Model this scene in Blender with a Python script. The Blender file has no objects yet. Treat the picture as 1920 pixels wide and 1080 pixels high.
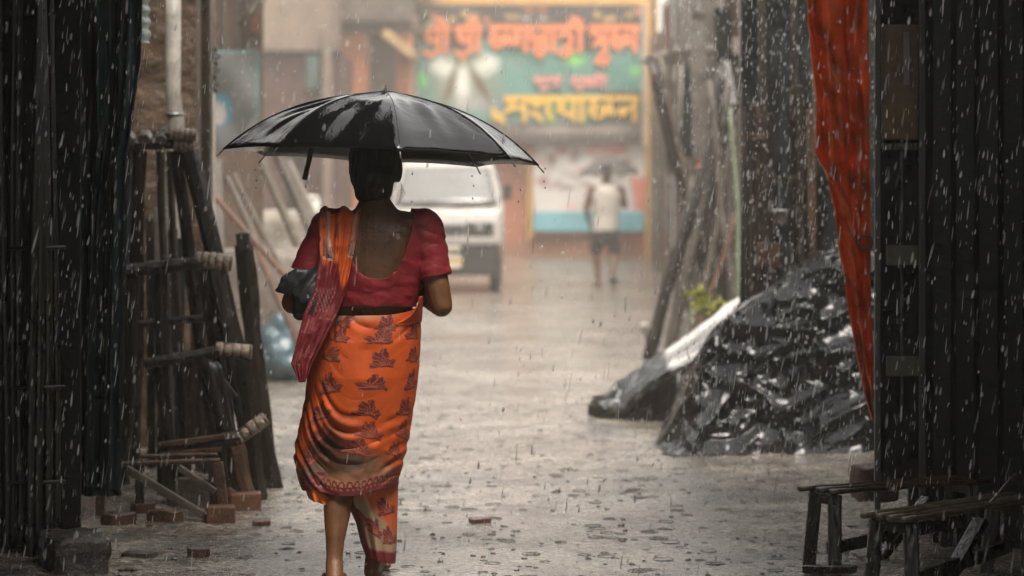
import bpy, bmesh, math, random
import numpy as np
from mathutils import Vector, Matrix, noise

random.seed(7)
rng = np.random.default_rng(11)
SC = bpy.context.scene
COL = SC.collection
PI = math.pi
R = math.radians

# ------------------------------------------------------------------ camera
F, CX, HY, CZ = 4533.0, 960.0, 354.0, 1.34      # focal length in photo pixels, horizon row, eye height
cam_d = bpy.data.cameras.new('camera')
cam_d.sensor_width = 36.0
cam_d.lens = 36.0 * F / 1920.0
cam_d.shift_y = -(540.0 - HY) / 1920.0
cam_d.clip_start = 0.1
cam_d.clip_end = 600.0
cam_d.dof.use_dof = True
cam_d.dof.focus_distance = 8.2
cam_d.dof.aperture_fstop = 2.4
cam = bpy.data.objects.new('camera', cam_d)
cam.location = (0, 0, CZ)
cam.rotation_euler = (R(90), 0, 0)
COL.objects.link(cam)
SC.camera = cam

# ------------------------------------------------------------------ sky, sun, exposure
SUN_EL, SUN_AZ = 64.0, 156.0                       # degrees; azimuth measured from +Y (ahead) to the right
world = bpy.data.worlds.new('World')
SC.world = world
world.use_nodes = True
wn, wl = world.node_tree.nodes, world.node_tree.links
wn.clear()
sky = wn.new('ShaderNodeTexSky'); sky.sky_type = 'NISHITA'; sky.sun_disc = False
sky.sun_elevation = R(SUN_EL); sky.sun_rotation = R(SUN_AZ)
sky.dust_density = 6.0; sky.air_density = 1.0; sky.ozone_density = 1.0
hs = wn.new('ShaderNodeHueSaturation'); hs.inputs['Saturation'].default_value = 0.12   # cloud cover: an almost grey sky
tint = wn.new('ShaderNodeMix'); tint.data_type = 'RGBA'; tint.blend_type = 'MULTIPLY'
tint.inputs[0].default_value = 1.0; tint.inputs[7].default_value = (1.0, 0.97, 0.93, 1)
bg = wn.new('ShaderNodeBackground'); bg.inputs[1].default_value = 0.12
wo = wn.new('ShaderNodeOutputWorld')
wl.new(sky.outputs[0], hs.inputs['Color']); wl.new(hs.outputs[0], tint.inputs[6])
cloud = wn.new('ShaderNodeMix'); cloud.data_type = 'RGBA'; cloud.inputs[0].default_value = 0.6    # even cloud deck over the clear-sky gradient
cloud.inputs[7].default_value = (5.7, 5.65, 5.5, 1)
wl.new(tint.outputs[2], cloud.inputs[6]); wl.new(cloud.outputs[2], bg.inputs[0]); wl.new(bg.outputs[0], wo.inputs[0])

sun_d = bpy.data.lights.new('sun', 'SUN')
sun_d.energy = 1.5
sun_d.angle = R(24)
sun_d.color = (1.0, 0.92, 0.82)
sun = bpy.data.objects.new('sun', sun_d)
dirv = Vector((math.sin(R(SUN_AZ)) * math.cos(R(SUN_EL)), math.cos(R(SUN_AZ)) * math.cos(R(SUN_EL)), math.sin(R(SUN_EL))))
sun.rotation_euler = dirv.to_track_quat('Z', 'Y').to_euler()
sun.location = (0, 0, 30)
COL.objects.link(sun)

SC.view_settings.view_transform = 'Standard'
SC.view_settings.look = 'None'
SC.view_settings.gamma = 1.0
SC.view_settings.exposure = 1.5
SC.view_settings.use_curve_mapping = False
SC.render.engine = 'CYCLES'
cy = SC.cycles
cy.use_denoising = True
cy.use_adaptive_sampling = True
cy.adaptive_threshold = 0.015
cy.max_bounces = 6; cy.diffuse_bounces = 3; cy.glossy_bounces = 3
cy.transmission_bounces = 4; cy.volume_bounces = 1; cy.transparent_max_bounces = 6
cy.caustics_reflective = False; cy.caustics_refractive = False
cy.sample_clamp_indirect = 4.0


# ------------------------------------------------------------------ helpers
def P(x, y, Y):
    """a photo pixel at a measured depth, as a point in the place"""
    return Vector(((x - CX) * Y / F, Y, CZ - (y - HY) * Y / F))


def GY(y):
    """depth of the ground seen at a photo row"""
    return F * CZ / (y - HY)


ROOT = {}


def tag(o, label=None, cat=None, group=None, kind=None):
    if label: o['label'] = label
    if cat: o['category'] = cat
    if group: o['group'] = group
    if kind: o['kind'] = kind
    return o


def thing(name, label, cat, loc, group=None):
    o = bpy.data.objects.new(name, None)
    o.empty_display_size = 0.1
    o.location = loc
    COL.objects.link(o)
    ROOT[o.name] = Vector(loc)
    return tag(o, label, cat, group)


def off(parent):
    if parent is None: return Vector((0, 0, 0))
    while parent.parent: parent = parent.parent
    return ROOT.get(parent.name, Vector((0, 0, 0)))


def link_mesh(name, me, mat, parent=None, base=None):
    """verts are given in world space; a top-level object gets its origin at base"""
    o = bpy.data.objects.new(name, me)
    COL.objects.link(o)
    if mat is not None and len(me.materials) == 0: me.materials.append(mat)
    if parent is not None:
        me.transform(Matrix.Translation(-off(parent)))
        o.parent = parent
    elif base is not None:
        me.transform(Matrix.Translation(-Vector(base)))
        o.location = base
        ROOT[o.name] = Vector(base)
    return o


def arr_mesh(V, Fc, smooth=True, col=None):
    me = bpy.data.meshes.new('mesh')
    V = np.asarray(V, dtype=np.float32).reshape(-1, 3)
    me.from_pydata(V.tolist(), [], [list(map(int, f)) for f in Fc])
    if smooth: me.polygons.foreach_set('use_smooth', [True] * len(me.polygons))
    if col is not None:
        a = me.color_attributes.new('Col', 'FLOAT_COLOR', 'POINT')
        c = np.ones((len(V), 4), dtype=np.float32); c[:, :3] = np.asarray(col).reshape(-1, 3)
        a.data.foreach_set('color', c.ravel())
    me.update()
    return me


def grid_faces(nv, nu, wrap=False):
    j, i = np.meshgrid(np.arange(nv - 1), np.arange(nu if wrap else nu - 1), indexing='ij')
    i2 = (i + 1) % nu
    return np.stack([j * nu + i, j * nu + i2, (j + 1) * nu + i2, (j + 1) * nu + i], -1).reshape(-1, 4)


def grid_obj(name, V, mat, parent=None, base=None, wrap=False, col=None, thick=0.0, smooth=True):
    nv, nu = V.shape[:2]
    me = arr_mesh(V, grid_faces(nv, nu, wrap), smooth, col)
    o = link_mesh(name, me, mat, parent, base)
    if thick:
        s = o.modifiers.new('thickness', 'SOLIDIFY'); s.thickness = thick; s.offset = 0
    return o


class MB:
    def __init__(self): self.v, self.f = [], []

    def add(self, vs, fs):
        n = len(self.v)
        self.v += [tuple(p) for p in vs]
        self.f += [tuple(n + i for i in f) for f in fs]
        return self

    def box(self, c, s, rot=None):
        c = Vector(c); h = Vector(s) / 2
        vs = [Vector((x * h.x, y * h.y, z * h.z)) for x in (-1, 1) for y in (-1, 1) for z in (-1, 1)]
        if rot is not None: vs = [rot @ p for p in vs]
        return self.add([c + p for p in vs], [(0, 1, 3, 2), (4, 6, 7, 5), (0, 4, 5, 1), (2, 3, 7, 6), (0, 2, 6, 4), (1, 5, 7, 3)])

    def beam(self, p0, p1, w, h, up=(0, 0, 1)):
        p0, p1 = Vector(p0), Vector(p1)
        d = (p1 - p0).normalized(); up = Vector(up)
        if abs(d.dot(up)) > 0.95: up = Vector((0, 1, 0))
        a = d.cross(up).normalized(); b = a.cross(d)
        m = Matrix((a, d, b)).transposed()
        return self.box((p0 + p1) / 2, (w, (p1 - p0).length, h), m)

    def tube(self, pts, rad, n=10, ell=1.0, cap=True):
        pts = [Vector(p) for p in pts]
        if not hasattr(rad, '__len__'): rad = [rad] * len(pts)
        d0 = (pts[1] - pts[0]).normalized()
        a = d0.cross(Vector((0, 0, 1)) if abs(d0.z) < 0.9 else Vector((0, 1, 0))).normalized()
        vs, fs = [], []
        for k, p in enumerate(pts):
            d = (pts[min(k + 1, len(pts) - 1)] - pts[max(k - 1, 0)]).normalized()
            a = (a - d * a.dot(d)).normalized(); b = d.cross(a)
            for i in range(n):
                t = 2 * PI * i / n
                vs.append(p + (a * math.cos(t) + b * math.sin(t) * ell) * rad[k])
        for k in range(len(pts) - 1):
            for i in range(n):
                j = (i + 1) % n
                fs.append((k * n + i, k * n + j, (k + 1) * n + j, (k + 1) * n + i))
        if cap:
            fs.append(tuple(range(n - 1, -1, -1))); fs.append(tuple((len(pts) - 1) * n + i for i in range(n)))
        return self.add(vs, fs)

    def ball(self, c, r, n=14, m=9, rot=None):
        c = Vector(c); r = Vector(r) if hasattr(r, '__len__') else Vector((r, r, r))
        vs, fs = [], []
        for k in range(m + 1):
            ph = PI * k / m
            for i in range(n):
                t = 2 * PI * i / n
                p = Vector((r.x * math.sin(ph) * math.cos(t), r.y * math.sin(ph) * math.sin(t), r.z * math.cos(ph)))
                vs.append(c + (rot @ p if rot is not None else p))
        for k in range(m):
            for i in range(n):
                j = (i + 1) % n
                fs.append((k * n + i, (k + 1) * n + i, (k + 1) * n + j, k * n + j))
        return self.add(vs, fs)

    def capsule(self, pts, rad, n=12):
        """tapered limb with rounded ends"""
        self.tube(pts, rad, n)
        rr = rad if hasattr(rad, '__len__') else [rad] * len(pts)
        for p, r_ in zip(pts, rr): self.ball(p, r_, n, 8)
        return self

    def loft(self, rings, n=24):
        """rings: (center, rx, ry), horizontal ellipses"""
        vs, fs = [], []
        for c, rx, ry in rings:
            for i in range(n):
                t = 2 * PI * i / n
                vs.append((c[0] + rx * math.cos(t), c[1] + ry * math.sin(t), c[2]))
        for k in range(len(rings) - 1):
            for i in range(n):
                j = (i + 1) % n
                fs.append((k * n + i, k * n + j, (k + 1) * n + j, (k + 1) * n + i))
        fs.append(tuple(range(n - 1, -1, -1))); fs.append(tuple((len(rings) - 1) * n + i for i in range(n)))
        return self.add(vs, fs)

    def ring(self, c, R0, r, axis=(0, 0, 1), n=20, m=8, sx=1.0):
        ax = Vector(axis).normalized()
        a = ax.cross(Vector((1, 0, 0)) if abs(ax.x) < 0.9 else Vector((0, 1, 0))).normalized(); b = ax.cross(a)
        vs, fs = [], []
        for i in range(n):
            t = 2 * PI * i / n; d = a * math.cos(t) * sx + b * math.sin(t)
            for k in range(m):
                s = 2 * PI * k / m
                vs.append(Vector(c) + d * (R0 + r * math.cos(s)) + ax * r * math.sin(s))
        for i in range(n):
            for k in range(m):
                i2, k2 = (i + 1) % n, (k + 1) % m
                fs.append((i * m + k, i2 * m + k, i2 * m + k2, i * m + k2))
        return self.add(vs, fs)

    def mesh(self, smooth=False): return arr_mesh(self.v, self.f, smooth)

    def build(self, name, mat, parent=None, base=None, smooth=False, bevel=0.0):
        o = link_mesh(name, self.mesh(smooth), mat, parent, base)
        if bevel:
            b = o.modifiers.new('bevel', 'BEVEL'); b.width = bevel; b.segments = 2; b.limit_method = 'ANGLE'
        return o


def fused(mb, voxel, smooth=6):
    """union of overlapping closed pieces as one continuous smooth skin"""
    me = mb.mesh()
    t = bpy.data.objects.new('temporary', me); COL.objects.link(t)
    m = t.modifiers.new('r', 'REMESH'); m.mode = 'VOXEL'; m.voxel_size = voxel
    s = t.modifiers.new('s', 'SMOOTH'); s.factor = 0.5; s.iterations = smooth
    dg = bpy.context.evaluated_depsgraph_get()
    out = bpy.data.meshes.new_from_object(t.evaluated_get(dg))
    bpy.data.objects.remove(t); bpy.data.meshes.remove(me)
    out.polygons.foreach_set('use_smooth', [True] * len(out.polygons))
    return out


def cut(me, g):
    """keep the part of a mesh where g(x,y,z) > 0, with its edge pulled onto g = 0"""
    bm = bmesh.new(); bm.from_mesh(me)
    val = {v: g(v.co) for v in bm.verts}
    bmesh.ops.delete(bm, geom=[f for f in bm.faces if max(val[v] for v in f.verts) < 0], context='FACES')
    bmesh.ops.delete(bm, geom=[v for v in bm.verts if not v.link_faces], context='VERTS')
    e = 0.002
    for v in bm.verts:
        if val[v] < 0 or v.is_boundary:
            for _ in range(3):
                p = v.co; x = g(p)
                gr = Vector((g(p + Vector((e, 0, 0))) - x, g(p + Vector((0, e, 0))) - x, g(p + Vector((0, 0, e))) - x)) / e
                nrm = v.normal; gr = gr - nrm * gr.dot(nrm)
                if gr.length_squared < 1e-6: break
                st = gr * (-x / gr.length_squared)
                if st.length > 0.012: st = st.normalized() * 0.012
                v.co = p + st
    bm.normal_update(); bm.to_mesh(me); bm.free()
    me.polygons.foreach_set('use_smooth', [True] * len(me.polygons))
    return me


# smooth vectorised pseudo-noise
_K = rng.normal(size=(48, 3)); _PH = rng.uniform(0, 2 * PI, 48)


def vnoise(x, y, z=0.0, scale=1.0, oct=3, seed=0):
    out = 0.0; amp = 1.0; tot = 0.0
    for o in range(oct):
        s = 0.0
        for k in range(8):
            q = (seed * 5 + o * 8 + k) % 48
            s = s + np.sin((_K[q, 0] * x + _K[q, 1] * y + _K[q, 2] * z) * scale * 2.0 ** o * 2.2 + _PH[q] + seed)
        out = out + amp * s / 3.2; tot += amp; amp *= 0.5
    return out / tot


# ------------------------------------------------------------------ materials
def mat_new(name):
    m = bpy.data.materials.new(name); m.use_nodes = True
    nt = m.node_tree; b = nt.nodes['Principled BSDF']
    return m, nt, b


MATS = {}


def M(name, col, rough=0.5, var=0.35, scale=7.0, bump=0.15, bscale=45.0, col2=None, spec=0.5, metal=0.0, coat=0.0, stretch=None, rvar=0.15, attr=False):
    if name in MATS: return MATS[name]
    m, nt, b = mat_new(name); N, L = nt.nodes, nt.links
    tc = N.new('ShaderNodeTexCoord'); mp = N.new('ShaderNodeMapping')
    if stretch: mp.inputs['Scale'].default_value = stretch
    L.new(tc.outputs['Object'], mp.inputs['Vector'])
    n1 = N.new('ShaderNodeTexNoise'); n1.inputs['Scale'].default_value = scale; n1.inputs['Detail'].default_value = 6; n1.inputs['Roughness'].default_value = 0.65
    L.new(mp.outputs[0], n1.inputs['Vector'])
    r = N.new('ShaderNodeValToRGB')
    r.color_ramp.elements[0].position = 0.32; r.color_ramp.elements[1].position = 0.68
    if attr:
        r.color_ramp.elements[0].color = (1 - var, 1 - var, 1 - var, 1); r.color_ramp.elements[1].color = (1, 1, 1, 1)
        at = N.new('ShaderNodeAttribute'); at.attribute_name = 'Col'
        mx = N.new('ShaderNodeMix'); mx.data_type = 'RGBA'; mx.blend_type = 'MULTIPLY'; mx.inputs[0].default_value = 1
        L.new(at.outputs['Color'], mx.inputs[6]); L.new(r.outputs[0], mx.inputs[7]); L.new(mx.outputs[2], b.inputs['Base Color'])
    else:
        c2 = col2 or tuple(min(1, c * (1 + var)) for c in col)
        r.color_ramp.elements[0].color = (*[c * (1 - var) for c in col], 1); r.color_ramp.elements[1].color = (*c2, 1)
        L.new(r.outputs[0], b.inputs['Base Color'])
    L.new(n1.outputs[0], r.inputs[0])
    n2 = N.new('ShaderNodeTexNoise'); n2.inputs['Scale'].default_value = bscale; n2.inputs['Detail'].default_value = 5
    L.new(mp.outputs[0], n2.inputs['Vector'])
    mr = N.new('ShaderNodeMapRange'); mr.inputs[1].default_value = 0.3; mr.inputs[2].default_value = 0.7
    mr.inputs[3].default_value = max(0.03, rough - rvar); mr.inputs[4].default_value = min(1, rough + rvar)
    L.new(n1.outputs[0], mr.inputs[0]); L.new(mr.outputs[0], b.inputs['Roughness'])
    if bump:
        bp = N.new('ShaderNodeBump'); bp.inputs['Strength'].default_value = bump; bp.inputs['Distance'].default_value = 0.02
        L.new(n2.outputs[0], bp.inputs['Height']); L.new(bp.outputs[0], b.inputs['Normal'])
    b.inputs['Specular IOR Level'].default_value = spec; b.inputs['Metallic'].default_value = metal
    if coat: b.inputs['Coat Weight'].default_value = coat; b.inputs['Coat Roughness'].default_value = 0.12
    MATS[name] = m
    return m


def hexl(h):
    c = [int(h[i:i + 2], 16) / 255 for i in (0, 2, 4)]
    return tuple(x / 12.92 if x < 0.04045 else ((x + 0.055) / 1.055) ** 2.4 for x in c)


WOOD_DARK = M('wet dark wood', (0.018, 0.013, 0.009), 0.26, 0.5, 9, 0.35, 60, stretch=(1, 1, 0.3))
WOOD_MID = M('wet brown wood', (0.065, 0.034, 0.018), 0.35, 0.5, 9, 0.35, 60)
WOOD_RAW = M('raw orange wood', (0.105, 0.045, 0.022), 0.45, 0.4, 14, 0.3, 70)
WOOD_GREY = M('weathered grey wood', (0.085, 0.07, 0.055), 0.45, 0.45, 9, 0.35, 60)
WOOD_PALE = M('pale painted wood', (0.42, 0.37, 0.31), 0.45, 0.3, 10, 0.25, 50)
BAMBOO_DK = M('dark old bamboo', (0.013, 0.013, 0.010), 0.35, 0.5, 12, 0.2, 40)
BAMBOO = M('grey bamboo', (0.09, 0.072, 0.05), 0.4, 0.4, 12, 0.2, 40)
ROPE = M('pale wrapped cloth', (0.25, 0.20, 0.15), 0.5, 0.6, 28, 0.7, 60)
TEAL = M('dark teal tarpaulin', (0.0035, 0.015, 0.0175), 0.5, 0.4, 5, 0.15, 30, spec=0.3)
BLACKTARP = M('black tarpaulin', (0.004, 0.0068, 0.007), 0.5, 0.4, 5, 0.3, 25, spec=0.25)
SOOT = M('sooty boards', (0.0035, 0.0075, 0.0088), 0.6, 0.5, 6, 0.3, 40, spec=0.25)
TIN = M('rusty tin sheet', (0.12, 0.09, 0.075), 0.45, 0.5, 4, 0.2, 30)
CLAY = M('brown clay plaster', (0.065, 0.038, 0.020), 0.65, 0.55, 9, 0.9, 18)
STONE = M('wet stone', (0.045, 0.04, 0.035), 0.35, 0.4, 14, 0.7, 40)
BRICK = M('wet brick', (0.085, 0.038, 0.026), 0.4, 0.45, 18, 0.6, 60)
RUBBER = M('black rubber', (0.018, 0.018, 0.018), 0.5, 0.3, 20, 0.2, 60)
STEEL = M('grey steel', (0.22, 0.22, 0.21), 0.32, 0.2, 20, 0.05, 60, metal=0.8)
# ================================================================== the setting
# ---- ground: one sheet with a film of water
def ground_material():
    m, nt, b = mat_new('wet lane'); N, L = nt.nodes, nt.links
    tc = N.new('ShaderNodeTexCoord')
    def nz(scale, det=6, rough=0.6):
        n = N.new('ShaderNodeTexNoise'); n.inputs['Scale'].default_value = scale; n.inputs['Detail'].default_value = det; n.inputs['Roughness'].default_value = rough
        L.new(tc.outputs['Object'], n.inputs['Vector']); return n
    big, mid, fine = nz(0.9), nz(16), nz(75, 5, 0.7)
    r = N.new('ShaderNodeValToRGB'); e = r.color_ramp.elements
    e[0].position = 0.35; e[0].color = (0.19, 0.172, 0.148, 1); e[1].position = 0.66; e[1].color = (0.44, 0.38, 0.31, 1)
    mx = N.new('ShaderNodeMix'); mx.data_type = 'FLOAT'; mx.inputs[0].default_value = 0.5
    L.new(big.outputs[0], mx.inputs[2]); L.new(mid.outputs[0], mx.inputs[3]); L.new(mx.outputs[0], r.inputs[0])
    sp = N.new('ShaderNodeValToRGB'); sp.color_ramp.elements[0].position = 0.40; sp.color_ramp.elements[0].color = (0.22, 0.22, 0.22, 1); sp.color_ramp.elements[1].position = 0.52; sp.color_ramp.elements[1].color = (1, 1, 1, 1)
    mud = N.new('ShaderNodeValToRGB'); mud.color_ramp.elements[0].position = 0.36; mud.color_ramp.elements[0].color = (0.42, 0.42, 0.42, 1); mud.color_ramp.elements[1].position = 0.56; mud.color_ramp.elements[1].color = (1, 1, 1, 1)
    L.new(nz(42, 5, 0.7).outputs[0], sp.inputs[0]); L.new(nz(3.2, 5, 0.65).outputs[0], mud.inputs[0])
    mu1 = N.new('ShaderNodeMix'); mu1.data_type = 'RGBA'; mu1.blend_type = 'MULTIPLY'; mu1.inputs[0].default_value = 1; mu2 = N.new('ShaderNodeMix'); mu2.data_type = 'RGBA'; mu2.blend_type = 'MULTIPLY'; mu2.inputs[0].default_value = 1
    L.new(r.outputs[0], mu1.inputs[6]); L.new(sp.outputs[0], mu1.inputs[7]); L.new(mu1.outputs[2], mu2.inputs[6]); L.new(mud.outputs[0], mu2.inputs[7]); L.new(mu2.outputs[2], b.inputs['Base Color'])
    mr = N.new('ShaderNodeMapRange'); mr.inputs[1].default_value = 0.38; mr.inputs[2].default_value = 0.62
    mr.inputs[3].default_value = 0.07; mr.inputs[4].default_value = 0.30
    L.new(mx.outputs[0], mr.inputs[0]); L.new(mr.outputs[0], b.inputs['Roughness'])
    # rough stony bed, drowned where the puddles lie, with rain-pocked water everywhere
    pud = N.new('ShaderNodeMapRange'); pud.inputs[1].default_value = 0.47; pud.inputs[2].default_value = 0.60; pud.inputs[3].default_value = 0.05; pud.inputs[4].default_value = 0.8
    L.new(nz(1.7, 4, 0.55).outputs[0], pud.inputs[0])
    vo = N.new('ShaderNodeTexVoronoi'); vo.inputs['Scale'].default_value = 38.0; L.new(tc.outputs['Object'], vo.inputs['Vector'])
    b1 = N.new('ShaderNodeBump'); b1.inputs['Distance'].default_value = 0.022
    b2 = N.new('ShaderNodeBump'); b2.inputs['Strength'].default_value = 0.3; b2.inputs['Distance'].default_value = 0.008
    b3 = N.new('ShaderNodeBump'); b3.inputs['Strength'].default_value = 0.2; b3.inputs['Distance'].default_value = 0.005
    L.new(pud.outputs[0], b1.inputs['Strength'])
    L.new(mid.outputs[0], b1.inputs['Height']); L.new(fine.outputs[0], b2.inputs['Height']); L.new(b1.outputs[0], b2.inputs['Normal'])
    L.new(vo.outputs['Distance'], b3.inputs['Height']); L.new(b2.outputs[0], b3.inputs['Normal']); L.new(b3.outputs[0], b.inputs['Normal'])
    b.inputs['Specular IOR Level'].default_value = 0.75
    return m


def ground_z(x, y):
    edge = np.clip((np.abs(x + 0.05) - 1.0) / 1.0, 0, 1)
    z = 0.05 * edge ** 1.5 * np.clip((17 - y) / 5, 0, 1)
    near = np.clip((30 - y) / 15, 0, 1)
    z = z + near * (0.008 * vnoise(x, y, 0, 1.3, 3, 1) + 0.0012 * vnoise(x, y, 0, 6.0, 3, 2))
    return z


ys = np.concatenate([[-100, -40, -10, 0, 4], np.linspace(6, 16, 330), np.linspace(16.1, 30, 120), np.linspace(31, 60, 40), [80, 110, 160]])
xs = np.concatenate([[-120, -60, -20, -8, -4], np.linspace(-2.6, 2.6, 220), [4, 8, 20, 60, 120]])
X_, Y_ = np.meshgrid(xs, ys)
g = grid_obj('ground', np.stack([X_, Y_, ground_z(X_, Y_)], -1), ground_material())
tag(g, kind='structure')


def gz(x, y): return float(ground_z(np.array(x), np.array(y)))


def corrugated(name, p00, p10, p01, mat, parent, waves, amp=0.012, nv=2, base=None):
    """sheet spanned by p00->p10 (waves run across this) and p00->p01"""
    p00, p10, p01 = (np.array(p) for p in (p00, p10, p01))
    u = np.linspace(0, 1, waves * 6 + 1); v = np.linspace(0, 1, nv)
    n = np.cross(p10 - p00, p01 - p00); n = n / np.linalg.norm(n)
    U, V = np.meshgrid(u, v)
    q = p00 + U[..., None] * (p10 - p00) + V[..., None] * (p01 - p00) + (amp * np.sin(U * waves * 2 * PI))[..., None] * n
    return grid_obj(name, q, mat, parent, base, thick=0.002)


def hanging(name, left, right, Ys, mat, parent=None, nu=60, nv=120, folds=6, amp=0.02, seed=0, base=None, thick=0.003, extra=None, col=None):
    """cloth or plastic hung between two edges given as photo points at depth Ys (may be a pair left,right)"""
    YL, YR = Ys if hasattr(Ys, '__len__') else (Ys, Ys)
    la = np.array(left, float); ra = np.array(right, float)
    def edge(a, v, Yd):
        t = np.linspace(0, 1, len(a)); x = np.interp(v, t, a[:, 0]); y = np.interp(v, t, a[:, 1])
        return np.stack([(x - CX) * Yd / F, np.full_like(x, Yd), CZ - (y - HY) * Yd / F], -1)
    v = np.linspace(0, 1, nv); u = np.linspace(0, 1, nu)
    A, B = edge(la, v, YL), edge(ra, v, YR)
    q = A[:, None, :] * (1 - u)[None, :, None] + B[:, None, :] * u[None, :, None]
    U, V = np.meshgrid(u, v)
    d = amp * (np.sin(U * folds * 2 * PI + 1.3 * vnoise(U * 2, V * 2, 0, 1, 2, seed)) + 0.5 * np.sin(U * folds * 4.7 * PI + 2 + seed + 2 * V))
    d = d + amp * 0.8 * vnoise(U * 3, V * 5, seed, 1.0, 3, seed + 1)
    if extra is not None: d = d + extra(U, V)
    q[..., 1] += d
    c = col(U, V) if col is not None else None
    return grid_obj(name, q, mat, parent, base, thick=thick, col=c)


# ---- left shack: posts, back wall, tin roof whose eave shades the near lane
ls = thing('shack', 'dark shack with tin eave along the near left of the lane', 'shack', (-2.6, 5.0, 0))
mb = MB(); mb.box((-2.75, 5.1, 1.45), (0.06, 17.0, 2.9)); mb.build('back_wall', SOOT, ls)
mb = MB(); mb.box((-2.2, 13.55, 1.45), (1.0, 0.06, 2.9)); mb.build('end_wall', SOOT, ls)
for k in range(6):
    y0 = -3.2 + k * 2.28
    corrugated('roof_sheet', (-3.1, y0, 3.35 + 0.01 * (k % 2)), (-3.1, y0 + 2.34, 3.35 + 0.01 * (k % 2)), (-0.64, y0, 2.64 + 0.01 * (k % 2)), TIN, ls, 30)
for y0 in (1.5, 4.6, 7.4):
    m_ = MB(); m_.tube([(-1.95, y0, 0), (-1.93, y0 + 0.02, 1.5), (-1.9, y0, 2.96)], [0.05, 0.045, 0.04]); m_.build('post', WOOD_DARK, ls, smooth=True)
m_ = MB(); m_.beam((-1.93, -3, 2.9), (-1.9, 13.4, 2.9), 0.08, 0.1); m_.build('eave_beam', WOOD_DARK, ls)
# hanging old planks on its near front, seen edge-on beside the lane
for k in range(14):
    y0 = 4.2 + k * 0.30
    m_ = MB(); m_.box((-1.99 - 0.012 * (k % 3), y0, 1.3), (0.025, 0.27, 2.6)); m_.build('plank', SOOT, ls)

rs = thing('shack', 'dark plank shack with tin eave along the near right of the lane', 'shack', (2.6, 5.0, 0))
mb = MB(); mb.box((2.9, 5.6, 1.45), (0.06, 18.0, 2.9)); mb.build('back_wall', SOOT, rs)
mb = MB(); mb.box((2.34, 14.5, 1.45), (1.06, 0.06, 2.9)); mb.build('end_wall', SOOT, rs)
for k in range(6):
    y0 = -3.2 + k * 2.22
    corrugated('roof_sheet', (3.1, y0, 3.35 + 0.01 * (k % 2)), (3.1, y0 + 2.28, 3.35 + 0.01 * (k % 2)), (0.66, y0, 2.66 + 0.01 * (k % 2)), TIN, rs, 24)
for y0 in (1.5, 4.6):
    m_ = MB(); m_.tube([(1.95, y0, 0), (1.93, y0 + 0.02, 1.5), (1.9, y0, 2.96)], [0.05, 0.045, 0.04]); m_.build('post', WOOD_DARK, rs, smooth=True)
m_ = MB(); m_.box((2.24, 9.7, 1.4), (1.3, 0.04, 2.8)); m_.build('cross_wall', SOOT, rs)
# plank front that closes the right of the picture: boards run from near the lane back to the right
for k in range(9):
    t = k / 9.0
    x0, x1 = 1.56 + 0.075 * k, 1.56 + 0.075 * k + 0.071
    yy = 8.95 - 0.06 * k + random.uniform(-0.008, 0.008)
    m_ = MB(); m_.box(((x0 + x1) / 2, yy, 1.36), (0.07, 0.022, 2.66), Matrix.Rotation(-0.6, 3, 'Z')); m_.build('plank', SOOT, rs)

# ---- added awning, out of view, that shades the air near the camera
shade_roof = thing('awning', 'added tin shade roof across the lane above the camera', 'awning', (0, 1.0, 2.85))
for k in range(3):
    corrugated('roof_sheet', (-1.15, -3.2 + 3.05 * k, 2.86 + 0.012 * k), (-1.15, -0.09 + 3.05 * k, 2.86 + 0.012 * k), (1.15, -3.2 + 3.05 * k, 2.86 + 0.012 * k), TIN, shade_roof, 30)
for y0 in (-3.0, 1.0, 5.8):
    m_ = MB(); m_.beam((-1.95, y0, 2.79), (1.95, y0, 2.79), 0.07, 0.08); m_.build('beam', WOOD_DARK, shade_roof)

# ---- screen of old bamboo at the far left
bs = thing('bamboo_screen', 'screen of dark upright bamboo canes at the left edge', 'screen', (-1.75, 8.7, 0))
for k, x in enumerate((-6, 10, 21, 40, 58, 74, 90, 104)):
    Y = 8.62 + 0.03 * ((k * 5) % 4)
    p0, p1 = P(x, 0, Y), P(x, 0, Y); p0.z = gz(p0.x, Y); p1.z = 2.7; p1.x += random.uniform(-0.03, 0.03)
    r0 = random.uniform(0.011, 0.019); pts, rad = [], []
    for i in range(41):
        t = i / 40; p = p0.lerp(p1, t); p.x += 0.008 * math.sin(t * 5 + k); pts.append(p)
        rad.append(r0 * (1.16 if i % 7 == 3 else 1.0))
    m_ = MB(); m_.tube(pts, rad, 8); m_.build('cane', BAMBOO_DK, bs, smooth=True)
for z in (0.28, 0.62, 1.12):
    m_ = MB(); m_.tube([(-1.95, 8.68, z), (-1.60, 8.66, z + 0.01)], 0.008, 7); m_.build('tie_cane', BAMBOO_DK, bs, smooth=True)
m_ = MB(); m_.box((-1.78, 8.80, 1.35), (0.42, 0.02, 2.7)); m_.build('backing_board', SOOT, bs)

# ---- teal tarpaulin curtain on the left
o = hanging('tarpaulin_curtain', [(106, -40), (112, 400), (112, 560), (105, 930)], [(268, -40), (262, 120), (238, 280), (226, 930)], 9.0, TEAL, None, 90, 140, 3.4, 0.022, 3, base=(-1.55, 9.0, 0.1))
tag(o, 'dark teal tarpaulin curtain hanging beside the bamboo screen', 'tarpaulin')

# ---- clay wall behind the trestles, with its posts
V_, U_ = np.meshgrid(np.linspace(0, 2.9, 120), np.linspace(-2.6, -1.60, 60), indexing='ij')
q = np.stack([U_, 12.2 + 0.03 * vnoise(U_, V_, 0, 2.2, 4, 4), V_], -1)
cw = thing('clay_wall', 'crumbling brown clay wall behind the wooden trestles', 'wall', (-2.1, 12.3, 0))
cw['kind'] = 'thing'
grid_obj('face', q, CLAY, cw)
mb = MB(); mb.box((-2.1, 12.38, 1.45), (0.99, 0.2, 2.9)); mb.build('core', CLAY, cw)

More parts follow.
